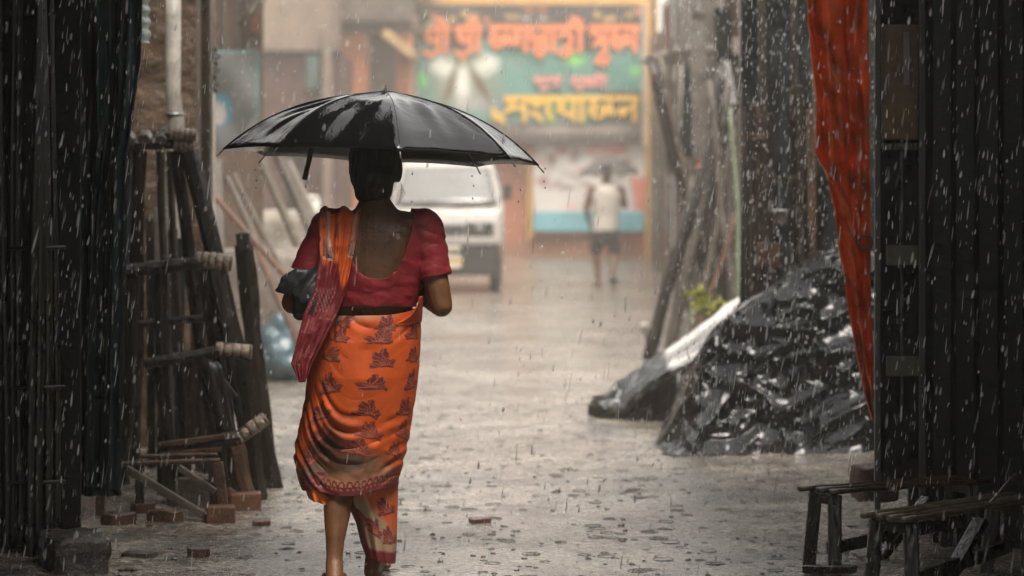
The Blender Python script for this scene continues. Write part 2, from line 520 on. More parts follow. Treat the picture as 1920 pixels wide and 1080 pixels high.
m_ = MB(); px = P(326, 0, 11.7).x
m_.tube([(px - 0.01, 11.7, 0), (px - 0.008, 11.7, 1.3), (px + 0.012, 11.7, 1.66), (px - 0.004, 11.7, 1.8), (px, 11.7, 2.75)], [0.04, 0.04, 0.041, 0.037, 0.036], 14)
wp = m_.build('drain_pipe', M('whitewashed pipe', (0.27, 0.245, 0.21), 0.4, 0.35, 8, 0.15, 30), None, (px, 11.7, 0), smooth=True)
tag(wp, 'whitewashed upright pipe in front of the brown clay wall', 'pipe')
m_ = MB(); m_.ring((px + 0.004, 11.7, 1.70), 0.04, 0.008, n=24); m_.build('collar', STEEL, wp, smooth=True)

px = P(370, 0, 12.6).x
m_ = MB(); m_.box((px, 12.6, 1.4), (0.15, 0.13, 2.8)); o = m_.build('timber_post', WOOD_DARK, None, (px, 12.6, 0), bevel=0.01)
tag(o, 'thick dark timber post right of the white pipe', 'post')
px = P(390, 0, 13.2).x
pp = thing('timber_post', 'slim post, brown above and whitewashed below, left of the umbrella', 'post', (px, 13.2, 0))
zc = P(0, 172, 13.2).z
m_ = MB(); m_.box((px, 13.2, zc / 2), (0.073, 0.07, zc)); m_.build('whitewashed_length', WOOD_PALE, pp, bevel=0.006)
m_ = MB(); m_.box((px, 13.2, (zc + 2.8) / 2), (0.066, 0.064, 2.8 - zc)); m_.build('bare_length', WOOD_MID, pp, bevel=0.006)
# chain on the slim post
ch = thing('chain', 'black chain hanging against the slim two-coloured post', 'chain', (P(404, 0, 13.0).x, 13.0, 1.9))
for k in range(7):
    c = P(404 + 1.5 * math.sin(k), 92 + 13 * k, 13.0)
    m_ = MB(); m_.ring(c, 0.018, 0.006, axis=(0.2, 1, 0) if k % 2 else (1, 0.3, 0), n=14, m=6, sx=0.7); m_.build('link', RUBBER, ch, smooth=True)

# scrap of corrugated plastic by the curtain
o = corrugated('corrugated_scrap', P(258, -30, 9.5), P(260, 82, 9.5), P(279, -30, 9.62), M('pale green plastic', (0.32, 0.38, 0.33), 0.4, 0.3, 10, 0.1, 30), None, 5, 0.006, base=P(268, 80, 9.5))
tag(o, 'pale green corrugated strip hanging beside the teal curtain', 'plastic strip')

# ---- right: two thin posts with boards, the cabinet front
cf = thing('notice_frame', 'dark frame of thin posts with a faded poster board, right of the red tarpaulin', 'frame', (P(1690, 0, 9.3).x, 9.3, 0))
for x in (1645, 1729):
    q0 = P(x, 0, 9.3).x
    m_ = MB(); m_.box((q0, 9.3, 1.3), (0.022, 0.03, 2.6)); m_.build('post', M('grey green post', (0.05, 0.055, 0.05), 0.45, 0.3, 12, 0.2, 40), cf, bevel=0.003)
def rectboard(name, x0, y0, x1, y1, Y, th, mat, parent, rot=0):
    a, b = P(x0, y0, Y), P(x1, y1, Y); c = (a + b) / 2
    m_ = MB(); m_.box(c, (abs(b.x - a.x), th, abs(a.z - b.z)), Matrix.Rotation(rot, 3, 'Y')); return m_.build(name, mat, parent, bevel=0.002)
rectboard('backing', 1648, -40, 1724, 915, 9.36, 0.015, SOOT, cf)
bd = rectboard('poster_board', 1653, 46, 1722, 262, 9.31, 0.016, M('faded brown poster', (0.11, 0.07, 0.05), 0.5, 0.5, 8, 0.1, 30), cf)
rectboard('lower_print', 1654.5, 196, 1720.5, 260, 9.298, 0.006, M('faded yellow print', (0.12, 0.085, 0.035), 0.5, 0.5, 9, 0.1, 30), bd)
rectboard('pale_strip', 1694, 60, 1706, 160, 9.298, 0.005, M('faded grey print', (0.17, 0.15, 0.14), 0.5, 0.3, 9, 0.1, 30), bd)
rectboard('rail', 1650, 268, 1724, 282, 9.315, 0.02, WOOD_DARK, cf)
for yy in (460, 668):
    rectboard('cross_board', 1662, yy, 1722, yy + 37, 9.315, 0.016, M('grey board', (0.085, 0.08, 0.07), 0.5, 0.4, 12, 0.2, 40), cf)
m_ = MB(); q0 = P(1690, 0, 9.33).x; m_.box((q0, 9.335, 1.05), (0.012, 0.02, 1.1)); m_.build('mullion', WOOD_DARK, cf)

# ---- right: curtain of black plastic on a post, in front of the bend of the lane
o = hanging('tarpaulin_curtain', [(1388, -60), (1392, 300), (1388, 640)], [(1560, -60), (1556, 300), (1552, 640)], (13.6, 13.0), BLACKTARP, None, 130, 150, 1.15, 0.03, 8, base=(1.5, 13.3, 0.4), extra=lambda U, V: 0.06 * vnoise(U * 1.6, V * 2.4, 0, 1.2, 4, 6) + 0.03 * (1 - np.abs(vnoise(U * 3 + V, V * 4, 2, 1.0, 2, 2))))
tag(o, 'black plastic curtain hanging behind the red tarpaulin', 'tarpaulin')
m_ = MB(); q0 = P(1400, 0, 13.75).x; m_.tube([(q0, 13.75, 0), (q0 + 0.02, 13.75, 1.2), (q0 - 0.01, 13.75, 2.85)], [0.06, 0.05, 0.045], 12)
o = m_.build('timber_post', WOOD_MID, None, (q0, 13.75, 0), smooth=True); tag(o, 'rough brown trunk post at the edge of the black plastic curtain', 'post')
tc_ = thing('tin_can', 'pale tin hanging on the black plastic curtain', 'tin', P(1463, 420, 12.62))
m_ = MB(); m_.tube([P(1463, 420, 12.62), P(1462, 396, 12.62)], [0.034, 0.038], 18); m_.build('body', M('dull tin', (0.06, 0.05, 0.045), 0.35, 0.3, 20, 0.1, 40), tc_, smooth=False)
m_ = MB(); m_.ring(P(1462, 395, 12.62), 0.039, 0.006, n=22); m_.build('rim', M('bright tin', (0.28, 0.27, 0.25), 0.3, 0.2, 20, 0, 40), tc_, smooth=True)
m_ = MB(); m_.tube([P(1462, 394, 12.62), P(1461, 330, 12.72)], 0.003, 6); m_.build('wire', RUBBER, tc_)

bs2 = thing('board_stack', 'dark boards and slats stood against the black plastic curtain', 'boards', (P(1450, 0, 12.85).x, 12.85, 0))
rb2 = random.Random(12)
for k in range(12):
    x = 1396 + 11.5 * k + rb2.uniform(-4, 4); Yd = 12.8 + 0.05 * (k % 3); a = P(x + rb2.uniform(-6, 14), 0, Yd); a.z = 0.02; top = P(x, rb2.uniform(-40, 330), Yd + 0.08)
    m_ = MB(); m_.beam(a, top, rb2.uniform(0.012, 0.05), 0.018, up=(0, 1, 0)); m_.build('board', rb2.choice((WOOD_DARK, SOOT, WOOD_MID, SOOT, WOOD_DARK)), bs2, bevel=0.003)
for (x0, y0, x1, y1, mt_) in ((1418, 455, 1462, 500, WOOD_MID), (1405, 250, 1440, 262, WOOD_MID), (1440, 330, 1500, 345, WOOD_DARK), (1425, 560, 1470, 580, WOOD_MID)):
    rectboard('nailed_board', x0, y0, x1, y1, 12.76, 0.02, mt_, bs2, 0.06)

# ---- red tarpaulin
RED = M('red plastic sheet', (0.5, 0.06, 0.02), 0.32, 0.3, 9, 0.3, 16, attr=True)
_n, _l = RED.node_tree.nodes, RED.node_tree.links                 # thin plastic: daylight shows through
_tr = _n.new('ShaderNodeBsdfTranslucent'); _ms = _n.new('ShaderNodeMixShader'); _ms.inputs[0].default_value = 0.42
_pb = _n['Principled BSDF']; _l.new(_pb.inputs['Base Color'].links[0].from_socket, _tr.inputs[0]); _l.new(_pb.outputs[0], _ms.inputs[1]); _l.new(_tr.outputs[0], _ms.inputs[2])
_l.new(_ms.outputs[0], [x for x in _n if x.type == 'OUTPUT_MATERIAL'][0].inputs[0])


def red_extra(U, V):
    d = 0.03 * np.exp(-((U - (0.55 - 0.9 * (V - 0.28))) / 0.16) ** 2) * np.exp(-((V - 0.32) / 0.2) ** 2)
    d -= 0.035 * np.exp(-((U - 0.22 - 0.3 * V) / 0.10) ** 2) * (V > 0.3)
    d += 0.022 * vnoise(U * 2.5, V * 6, 0, 1.1, 3, 9) + 0.02 * (1 - np.abs(1.4 * vnoise(U * 3, V * 9, 1, 1.0, 2, 5)))
    return d
def red_col(U, V):
    c = np.zeros(U.shape + (3,)); c[:] = (0.95, 0.255, 0.055)
    f = np.clip((V - 0.88) / 0.06, 0, 1)[..., None] * np.clip((U - 0.1) / 0.3, 0, 1)[..., None]
    c = c * (1 - f) + np.array((0.42, 0.22, 0.17)) * f
    w = np.clip(vnoise(U * 3, V * 11, 0, 1.3, 4, 5) * 0.9 + 0.1, 0, 1)[..., None] * 0.55
    return c * (1 - w)
o = hanging('tarpaulin', [(1510, -60), (1514, 50), (1521, 120), (1530, 200), (1526, 285), (1549, 325), (1563, 400), (1574, 480), (1588, 565), (1604, 650), (1618, 725), (1636, 788)],
            [(1628, -60), (1629, 100), (1631, 200), (1632, 300), (1632, 400), (1632, 480), (1634, 560), (1635, 620), (1636, 680), (1638, 720), (1640, 760), (1641, 790)],
            (9.9, 10.05), RED, None, 80, 240, 1.6, 0.03, 2, base=(1.4, 10.0, 0.4), extra=red_extra, col=red_col)
tag(o, 'red plastic tarpaulin hanging in a tapering strip', 'tarpaulin')
m_ = MB(); m_.ring(P(1623, 454, 9.8), 0.027, 0.004, axis=(0.3, 1, 0.1), n=26, m=6); o = m_.build('wire_ring', RUBBER, None, P(1623, 454, 9.8), smooth=True)
tag(o, 'thin black wire ring on the edge of the red tarpaulin', 'ring')

# ---- black plastic sheeting heaped over goods on the right
def ridged(a): return 1 - np.abs(a)
nu, nv = 320, 260
U, V = np.meshgrid(np.linspace(0, 1, nu), np.linspace(0, 1, nv))
xpix = 1232 + U * 430
crest = np.interp(xpix, [1232, 1250, 1275, 1300, 1335, 1372, 1400, 1450, 1500, 1560, 1620, 1665], [0.01, 0.10, 0.26, 0.42, 0.56, 0.66, 0.74, 0.83, 0.93, 1.02, 1.05, 1.02])
Xw = (xpix - CX) * 12.4 / F
Zw = crest * np.clip(np.sin(np.clip(V, 0, 0.8) / 0.8 * PI / 2), 0, 1) ** 0.9
Yw = 12.1 + 0.42 * V + 0.7 * np.clip(V - 0.8, 0, 1) + 0.12 * (1 - U) - 0.12 * np.clip(1 - V / 0.3, 0, 1) ** 1.5 * (1 + 0.5 * vnoise(U * 6, U, 0, 1, 2, 2))
rgf = np.random.default_rng(4)
lump = np.zeros_like(Xw)
for kk in range(16):                                               # goods bulging under the sheet
    cx_, cz_, rr_ = rgf.uniform(0.9, 1.75), rgf.uniform(0.1, 0.85), rgf.uniform(0.09, 0.22)
    lump = np.maximum(lump, np.sqrt(np.clip(1 - ((Xw - cx_) / rr_) ** 2 - ((Zw - cz_) / (rr_ * 0.8)) ** 2, 0, 1)) * rr_ * 1.3)
def sharp(a, p): return (1 - np.abs(np.clip(a, -1, 1))) ** p
cr = lump + 0.45 * sharp(1.5 * vnoise(Xw, Yw, Zw * 1.2, 1.9, 2, 3), 1.5) + 0.22 * sharp(np.sin(8 * Xw - 9 * Zw + 2.5 * vnoise(Xw, Yw, Zw, 1.2, 2, 1)), 2) + 0.16 * sharp(1.6 * vnoise(Xw + 0.4 * Zw, Yw, Zw * 1.4, 4.2, 2, 6), 2) + 0.06 * sharp(1.6 * vnoise(Xw, Yw, Zw * 0.7, 9.5, 1, 8), 2) + 0.30 * sharp(1.2 * np.sin(5.5 * Xw + 6 * Zw + 2.2 * vnoise(Xw, Yw, Zw, 1.0, 2, 4)), 2.5)
Zw = np.maximum(Zw + 0.07 * (cr - 0.6) * np.clip(V * 6, 0, 1), 0.004 + gz(1.2, 12.3))
Yw = Yw - 0.11 * (cr - 0.6)
Xw = Xw + 0.02 * vnoise(Xw, Yw, Zw, 3, 1, 7)
o = grid_obj('plastic_sheet', np.stack([Xw, Yw, Zw], -1), M('glossy black plastic', (0.004, 0.0045, 0.0045), 0.16, 0.3, 8, 0.22, 17, rvar=0.04, spec=0.36), None, (1.3, 12.4, 0), thick=0.003)
tag(o, 'crumpled black plastic sheet heaped over goods below the red tarpaulin', 'plastic sheet')

# ---- lean-to of tarpaulin over a slanting frame, its low end on the lane
lt = thing('lean_to', 'low tarpaulin lean-to sloping down to the lane, right of centre', 'lean-to', (0.75, 14.4, 0))
A_ = [P(1112, 757, 14.3), P(1150, 735, 14.5), P(1210, 690, 14.8), P(1262, 652, 15.1), P(1330, 604, 15.2), P(1398, 556, 15.3)]
B_ = [P(1124, 778, 14.2), P(1170, 770, 14.1), P(1225, 722, 13.9), P(1272, 697, 13.8), P(1330, 676, 13.75), P(1402, 652, 13.7)]
nn = 130
tt = np.linspace(0, 1, nn); tk = np.linspace(0, 1, 6)
Aa = np.array([np.interp(tt, tk, [p[i] for p in A_]) for i in range(3)]).T
Bb = np.array([np.interp(tt, tk, [p[i] for p in B_]) for i in range(3)]).T
v = np.linspace(0, 1, 60)
q = Aa[None] * (1 - v)[:, None, None] + Bb[None] * v[:, None, None]
T_, V2 = np.meshgrid(tt, v)
q[..., 2] += -0.05 * np.sin(V2 * PI) * T_ + 0.018 * np.sin(V2 * 13 + 3 * T_ + 1.2 * np.sin(T_ * 6)) + 0.010 * np.sin(V2 * 31 - 6 * T_) + 0.012 * vnoise(q[..., 0], q[..., 1], 0, 4, 3, 5) + np.clip(1.1 - T_, 0, 1) * (0.05 * (1 - np.abs(np.clip(1.5 * vnoise(q[..., 0], q[..., 1], 0, 5, 2, 8), -1, 1))) ** 2 + 0.02 * vnoise(q[..., 0], q[..., 1], 0, 12, 2, 3))
cc = np.zeros(T_.shape + (3,)); cc[:] = (0.03, 0.032, 0.032)
w = np.clip((T_ - 0.52) / 0.04, 0, 1) * np.clip(1.25 - 0.9 * np.abs(np.sin(V2 * 13 + 3 * T_)) - 0.15, 0, 1)  # sky reflection on the upper plastic, painted pale along its folds
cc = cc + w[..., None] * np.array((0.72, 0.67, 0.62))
grid_obj('cover', q, M('lean-to plastic', (0.1, 0.1, 0.1), 0.25, 0.25, 9, 0.25, 25, attr=True), lt, thick=0.003, col=cc)
m_ = MB(); m_.tube(A_, 0.022, 8); m_.build('top_pole', BAMBOO, lt, smooth=True)
m_ = MB(); m_.tube([p - Vector((0, 0, 0.01)) for p in B_], 0.018, 8); m_.build('lower_pole', BAMBOO_DK, lt, smooth=True)
for k in (3, 5):
    for src in (A_, B_):
        p = src[k]; m_ = MB(); m_.tube([(p.x, p.y, 0), (p.x, p.y, p.z - 0.005)], 0.022, 8); m_.build('prop', BAMBOO_DK, lt, smooth=True)
m_ = MB(); m_.beam(P(1108, 768, 14.3), P(1215, 778, 14.05), 0.08, 0.07); m_.build('foot_beam', WOOD_DARK, lt, bevel=0.01)
q = []
for i in range(20):
    t = i / 19
    q.append([list(P(1150 + 120 * t, 778 - (8 + 62 * t) * (1 - s), 14.45 + 0.01 * math.sin(9 * t + 4 * s))) for s in np.linspace(0, 1, 10)])
grid_obj('grey_sack', np.array(q), M('grey plastic sacking', (0.30, 0.27, 0.25), 0.4, 0.3, 12, 0.3, 30), lt, thick=0.004)
# ================================================================== wooden things beside the lane
def crooked(p0, p1, n=9, amp=0.008, seed=0):
    p0, p1 = Vector(p0), Vector(p1)
    return [p0.lerp(p1, i / (n - 1)) + Vector((amp * math.sin(3.1 * i / n * 2 + seed), amp * math.cos(2.3 * i / n * 2 + seed * 2), 0)) * math.sin(PI * i / (n - 1)) for i in range(n)]


def log(name, p0, p1, r0, r1, mat, parent, seed=0, amp=0.008, n=9):
    rl = random.Random(int(seed * 7 + 3)); m_ = MB(); m_.tube(crooked(p0, p1, n, amp, seed), [(r0 + (r1 - r0) * i / (n - 1)) * rl.uniform(0.9, 1.1) for i in range(n)], rl.choice((4, 5, 6)), rl.uniform(0.65, 0.95))
    return m_.build(name, mat, parent, bevel=0.006)


def foot(x, Y):
    """point of the ground under photo column x at depth Y"""
    q = P(x, 0, Y); return Vector((q.x, Y, gz(q.x, Y) - 0.01))


def wrapped(parent, p0, p1, r, n=5):
    """bands of pale cloth wound round the end of a beam"""
    p0, p1 = Vector(p0), Vector(p1); d = p1 - p0
    rl_ = random.Random(n)
    for k in range(n):
        a, b = p0 + d * (k / n + 0.01), p0 + d * ((k + 0.93) / n)
        m_ = MB(); rr = r * random.uniform(0.94, 1.08)
        m_.tube([a, a.lerp(b, 0.15), a.lerp(b, 0.5), a.lerp(b, 0.85), b], [rr * 0.93, rr * 1.0, rr * 1.02, rr * 1.0, rr * 0.93], 14, rl_.uniform(0.8, 1))
        m_.build('band', ROPE, parent, smooth=True)
    m_ = MB(); m_.tube([p0, p1 + d * 0.04], r * 0.88, 12); m_.build('beam_end', WOOD_MID, parent, smooth=True)


TG = 'wooden trestles standing along the left'
# tall trestle
Y = 10.9
t = thing('trestle', 'tallest wooden trestle with log ends on top, at the left', 'trestle', foot(330, Y), TG)
log('beam', P(222, 272, Y), P(352, 268, Y), 0.042, 0.042, WOOD_DARK, t, 1)
for x in (238, 270, 301):
    log('cross_log', P(x, 262, Y - 0.12), P(x + 3, 254, Y + 0.25), 0.030, 0.032, WOOD_GREY, t, x)
b = log('upper_beam', P(300, 252, Y - .03), P(330, 250, Y - .03), 0.034, 0.034, WOOD_DARK, t, 2)
wrapped(t, P(318, 250, Y - .04), P(366, 254, Y - .04), 0.031, 5)
wrapped(t, P(326, 272, Y - .02), P(362, 274, Y - .02), 0.030, 4)
for x0, x1, r0 in ((328, 412, 0.034), (354, 516, 0.043), (262, 248, 0.036), (236, 206, 0.03)):
    log('leg', P(x0, 282, Y), foot(x1, Y + (0.18 if x0 in (328, 262) else -0.1)), r0, r0 * 0.9, WOOD_DARK, t, x0)
for x0, x1, yy in ((300, 318, 700), (318, 352, 560)):
    log('prop', P(x0, 282, Y + .1), foot(x1, Y + .25), 0.02, 0.02, WOOD_GREY, t, x0)
log('stretcher', P(240, 610, Y), P(440, 590, Y - .05), 0.024, 0.024, WOOD_DARK, t, 5)

Y = 10.6
t = thing('trestle', 'second tallest wooden trestle, one wrapped beam end at shoulder height', 'trestle', foot(380, Y), TG)
log('beam', P(232, 510, Y), P(385, 490, Y), 0.046, 0.046, WOOD_DARK, t, 3)
wrapped(t, P(366, 486, Y), P(432, 494, Y), 0.041, 5)
for x0, x1, r0 in ((402, 488, 0.040), (378, 452, 0.036), (300, 306, 0.034), (250, 232, 0.034)):
    log('leg', P(x0, 505, Y), foot(x1, Y + (0.15 if x0 in (378, 250) else -0.08)), r0, r0 * 0.9, WOOD_DARK, t, x0)
m_ = MB(); m_.beam(P(445, 455, 11.4), P(470, 452, 11.4), 0.10, 0.09); m_.build('cap_block', WOOD_DARK, t, bevel=0.008)
log('outer_leg', P(455, 458, 11.4), foot(505, 11.4), 0.05, 0.045, WOOD_DARK, t, 8)

Y = 10.4
t = thing('trestle', 'middle wooden trestle with a crooked leg and a wrapped beam end', 'trestle', foot(420, Y), TG)
log('beam', P(272, 683, Y), P(420, 656, Y), 0.044, 0.042, WOOD_DARK, t, 4)
wrapped(t, P(405, 654, Y), P(469, 660, Y), 0.036, 4)
m_ = MB(); m_.tube([P(378, 672, Y), P(398, 694, Y), P(408, 735, Y), P(418, 790, Y), P(432, 850, Y), foot(452, Y)], [0.036, 0.045, 0.042, 0.04, 0.038, 0.034], 12); m_.build('leg', WOOD_DARK, t, smooth=True)
for x0, x1, r0 in ((452, 486, 0.042), (345, 347, 0.036), (300, 318, 0.034)):
    log('leg', P(x0, 672, Y), foot(x1, Y + 0.02), r0, r0 * 0.92, WOOD_DARK, t, x0)
m_ = MB(); m_.beam(P(408, 700, Y + .05), P(442, 745, Y + .05), 0.03, 0.02); m_.build('brace', WOOD_GREY, t)

Y = 10.15
t = thing('trestle', 'lowest wooden trestle with its wrapped beam end pointing up', 'trestle', foot(440, Y), TG)
log('beam', P(320, 838, Y), P(452, 820, Y), 0.038, 0.042, WOOD_DARK, t, 6)
wrapped(t, P(440, 826, Y), P(496, 786, Y), 0.034, 4)
m_ = MB(); m_.beam(P(296, 834, Y - .06), P(422, 818, Y - .06), 0.03, 0.02); m_.build('top_rail', WOOD_MID, t, bevel=0.004)
m_ = MB(); m_.beam(P(300, 852, Y - .06), P(416, 842, Y - .06), 0.02, 0.02); m_.build('lower_rail', WOOD_MID, t, bevel=0.004)
for x0, x1, r0 in ((442, 470, 0.040), (415, 428, 0.028), (322, 322, 0.03)):
    log('leg', P(x0, 835, Y), foot(x1, Y), r0, r0 * 0.9, WOOD_DARK if x0 != 442 else WOOD_MID, t, x0)
m_ = MB(); a = foot(460, Y); m_.box((a.x + 0.005, Y - .05, 0.035), (0.13, 0.09, 0.075), Matrix.Rotation(0.15, 3, 'Z')); m_.build('foot_block', WOOD_RAW, t, bevel=0.006)
m_ = MB(); m_.beam(P(418, 915, Y), P(440, 930, Y), 0.04, 0.035); m_.build('foot_wedge', WOOD_RAW, t, bevel=0.004)

# stack of dark boards standing behind the trestles
t = thing('board_stack', 'dark boards stood on end behind the trestles', 'boards', foot(320, 11.5))
rb_ = random.Random(3)
for k in range(11):
    x = 215 + 21 * k + rb_.uniform(-5, 5); Yd = 11.3 + 0.035 * (k % 4); a = foot(x + rb_.uniform(-12, 20), Yd); top = P(x, rb_.uniform(300, 470) if k < 8 else rb_.uniform(480, 620), Yd + 0.15)
    m_ = MB(); m_.beam(a, top, rb_.uniform(0.035, 0.075), 0.022, up=(0, 1, 0)); m_.build('board', (WOOD_DARK, SOOT, WOOD_MID, WOOD_DARK, WOOD_GREY)[k % 5], t, bevel=0.004)

# low bench frame at the front left
Y = 9.75
t = thing('bench', 'low brown bench frame with diagonal braces, at the foot of the trestles', 'bench', foot(310, Y))
log('top_rail', P(180, 872, Y), P(413, 863, Y), 0.011, 0.014, WOOD_MID, t, 2, 0.004)
log('rear_rail', P(262, 856, Y + .12), P(408, 852, Y + .12), 0.012, 0.012, WOOD_MID, t, 5, 0.004)
for (x0, y0, x1, Yo) in ((409, 866, 424, 0.0), (398, 868, 404, 0.13), (190, 876, 188, 0.0), (262, 862, 262, 0.13)):
    q = foot(x1, Y + Yo); m_ = MB(); m_.beam(P(x0, y0, Y + Yo), q, 0.036, 0.03); m_.build('leg', WOOD_MID if Yo == 0 else WOOD_DARK, t, bevel=0.004)
m_ = MB(); m_.beam(P(236, 878, Y - .02), P(393, 972, Y - .02), 0.028, 0.030); m_.build('brace', WOOD_GREY, t, bevel=0.004)
m_ = MB(); m_.beam(P(334, 876, Y + .08), P(404, 922, Y + .08), 0.028, 0.026); m_.build('brace', WOOD_GREY, t, bevel=0.004)
m_ = MB(); a = foot(416, Y); m_.box((a.x, Y - .05, 0.035), (0.115, 0.08, 0.07), Matrix.Rotation(0.2, 3, 'Z')); m_.build('foot_block', WOOD_RAW, t, bevel=0.006)
m_ = MB(); a = foot(368, Y + .3); m_.box((a.x, Y + .32, 0.075), (0.15, 0.02, 0.13), Matrix.Rotation(0.25, 3, 'X')); m_.build('back_board', WOOD_GREY, t, bevel=0.003)

def rough_block(name, c, s, rz, mat, label, cat, seed):
    bm = bmesh.new(); bmesh.ops.create_cube(bm, size=1.0)
    bmesh.ops.subdivide_edges(bm, edges=bm.edges[:], cuts=9, use_grid_fill=True)
    rot = Matrix.Rotation(rz, 3, 'Z')
    for v_ in bm.verts:
        p = Vector((v_.co.x * s[0], v_.co.y * s[1], v_.co.z * s[2]))
        n_ = (noise.noise_vector(p * 14 + Vector((seed, 0, 0))) * 0.014 + noise.noise_vector(p * 40 + Vector((seed, 3, 0))) * 0.006) * min(1.0, max(0.35, s[0] / 0.2))
        v_.co = rot @ (p * (1 - 0.05 * (abs(v_.co.x) + abs(v_.co.y) > 0.9)) + n_) + Vector(c)
    me = bpy.data.meshes.new('mesh'); bm.to_mesh(me); bm.free()
    me.polygons.foreach_set('use_smooth', [True] * len(me.polygons))
    o = link_mesh(name, me, mat, None, (c[0], c[1], c[2] - s[2] / 2)); return tag(o, label, cat)


# rubble: each brick or block its own thing
for i, (x, y, w, h, d, rz, mt, lab) in enumerate((
        (372, 1046, 0.075, 0.04, 0.05, 0.4, BRICK, 'broken brick lying in front of the low bench frame'),
        (490, 984, 0.07, 0.03, 0.05, 0.2, BRICK, 'small brick fragment right of the low bench frame'),
        (262, 1050, 0.12, 0.025, 0.06, -0.1, STONE, 'flat stone chip on the lane at the lower left'),
        (268, 968, 0.09, 0.05, 0.06, 0.5, BRICK, 'brick half under the left of the low bench frame'),
        (310, 982, 0.13, 0.055, 0.08, -0.15, WOOD_MID, 'wood offcut below the low bench frame'),
        (222, 990, 0.12, 0.05, 0.08, 0.7, WOOD_MID, 'wood offcut between kerb block and low bench frame'))):
    Y = min(GY(y), 10.2); q = foot(x, Y)
    rough_block('brick_fragment' if mt is BRICK else ('stone_chip' if mt is STONE else 'wood_offcut'), (q.x, Y, q.z + h * 0.45), (w, d, h), rz, mt, lab, 'brick' if mt is BRICK else ('stone' if mt is STONE else 'wood'), 30 + i)


rough_block('kerb_block', (-1.53, 8.45, 0.055), (0.21, 0.34, 0.16), 0.35, STONE, 'rough wet concrete block at the lower left', 'block', 1)
rough_block('kerb_block', (-1.66, 8.05, 0.02), (0.12, 0.12, 0.09), 0.2, STONE, 'small wet stone block in the lower left corner', 'block', 5)
rough_block('stone', tuple(foot(900, 9.72) + Vector((0, 0, 0.012))), (0.085, 0.06, 0.028), 0.2, M('brown stone', (0.09, 0.045, 0.028), 0.35, 0.4, 20, 0.5, 60), 'flat brown stone alone on the wet lane right of the woman', 'stone', 9)
rough_block('stone_block', tuple(P(1640, 890, 9.6) + Vector((0, 0, -0.03))), (0.16, 0.14, 0.14), 0.3, BRICK, 'mud-stained brick block behind the slatted bench', 'brick', 13)

# two slatted benches at the lower right
def bench(label, a, b, width, h, nsl, legs, seed, mat):
    a, b = Vector(a), Vector(b); d = (b - a).normalized(); side = Vector((d.y, -d.x, 0))     # side points to the camera
    t = thing('slatted_bench', label, 'bench', (a.x, a.y, 0), 'slatted benches at the lower right')
    for k in range(nsl):
        s = side * (width * (k / (nsl - 1) - 0.5))
        ext = 0.05 * random.random()
        p0, p1 = a + s - d * ext, b + s + d * 0.05 * random.random()
        p0.z = p1.z = h; p1.z += 0.004 * (k % 2)
        m_ = MB(); m_.tube(crooked(p0, p1, 9, 0.004, seed + k), [0.014 + 0.002 * math.sin(i * 1.9 + k) for i in range(9)], 10, 0.7); m_.build('slat', mat, t, smooth=True)
    for fr in (0.03, 0.93):
        c = a.lerp(b, fr); m_ = MB(); m_.beam(Vector((c.x, c.y, h - 0.03)) - side * (width / 2 + 0.01), Vector((c.x, c.y, h - 0.03)) + side * (width / 2 + 0.01), 0.04, 0.035); m_.build('cross_rail', WOOD_DARK, t, bevel=0.004)
        for s in (-1, 1):
            top = c + side * s * (width / 2 - 0.01); bot = c + side * s * (width / 2 + 0.012) - d * 0.015
            m_ = MB(); m_.beam((top.x, top.y, h - 0.012), (bot.x, bot.y, gz(bot.x, bot.y) - 0.005), 0.046, 0.04); m_.build('leg', WOOD_DARK, t, bevel=0.006)
    p0, p1 = a.lerp(b, 0.05), a.lerp(b, 0.92)
    m_ = MB(); m_.beam((p0.x, p0.y, 0.07), (p1.x, p1.y, 0.13), 0.03, 0.045); m_.build('stretcher', WOOD_DARK, t, bevel=0.004)
    m_ = MB(); m_.beam((a.lerp(b, .35).x, a.lerp(b, .35).y, 0.0), (a.lerp(b, .7).x, a.lerp(b, .7).y, h - 0.06), 0.05, 0.03); m_.build('brace', WOOD_DARK, t, bevel=0.004)
    return t


q = P(1536, 915, 8.55)
bench('slatted bench frame beside the lane, its two front legs apart, at the lower right', (q.x, 8.52, 0), (q.x + 0.60, 8.86, 0), 0.13, 0.278, 3, 0, 1, M('wet brown slat', (0.045, 0.03, 0.018), 0.18, 0.4, 12, 0.2, 40, rvar=0.06))
q = P(1668, 975, 7.72)
bench('nearest slatted bench with pale wet slats in the lower right corner', (q.x, 7.72, 0), (q.x + 0.52, 8.24, 0), 0.15, 0.292, 4, 0, 4, M('wet pale slat', (0.11, 0.09, 0.065), 0.16, 0.4, 12, 0.2, 40, rvar=0.06))
log_ = MB(); log_.tube(crooked(P(1850, 950, 8.0), P(1905, 888, 8.1), 6, 0.003, 1), [0.006, 0.006, 0.005, 0.005, 0.004, 0.003], 6)
o = log_.build('twig', BAMBOO, None, P(1850, 950, 8.0), smooth=True); tag(o, 'thin twig sticking up from the far end of the nearest bench', 'twig')
m_ = MB(); m_.beam((1.02, 8.40, 0.02), (1.17, 8.28, 0.035), 0.05, 0.025); o = m_.build('wood_offcut', WOOD_DARK, None, (1.09, 8.34, 0.02), bevel=0.004); tag(o, 'wood offcut on the ground at the feet of the slatted benches', 'wood')
# ================================================================== the far end of the lane
END = 48.0
PL_ORANGE = M('terracotta plaster', (0.42, 0.15, 0.075), 0.6, 0.22, 1.5, 0.2, 12)
PL_YELLOW = M('yellow painted timber', (0.62, 0.33, 0.08), 0.5, 0.2, 3, 0.1, 12)
PL_BEIGE = M('beige plaster', (0.21, 0.155, 0.115), 0.65, 0.3, 1.2, 0.2, 10)
GREY_PL = M('grey plaster', (0.12, 0.10, 0.085), 0.65, 0.35, 1.5, 0.2, 10)


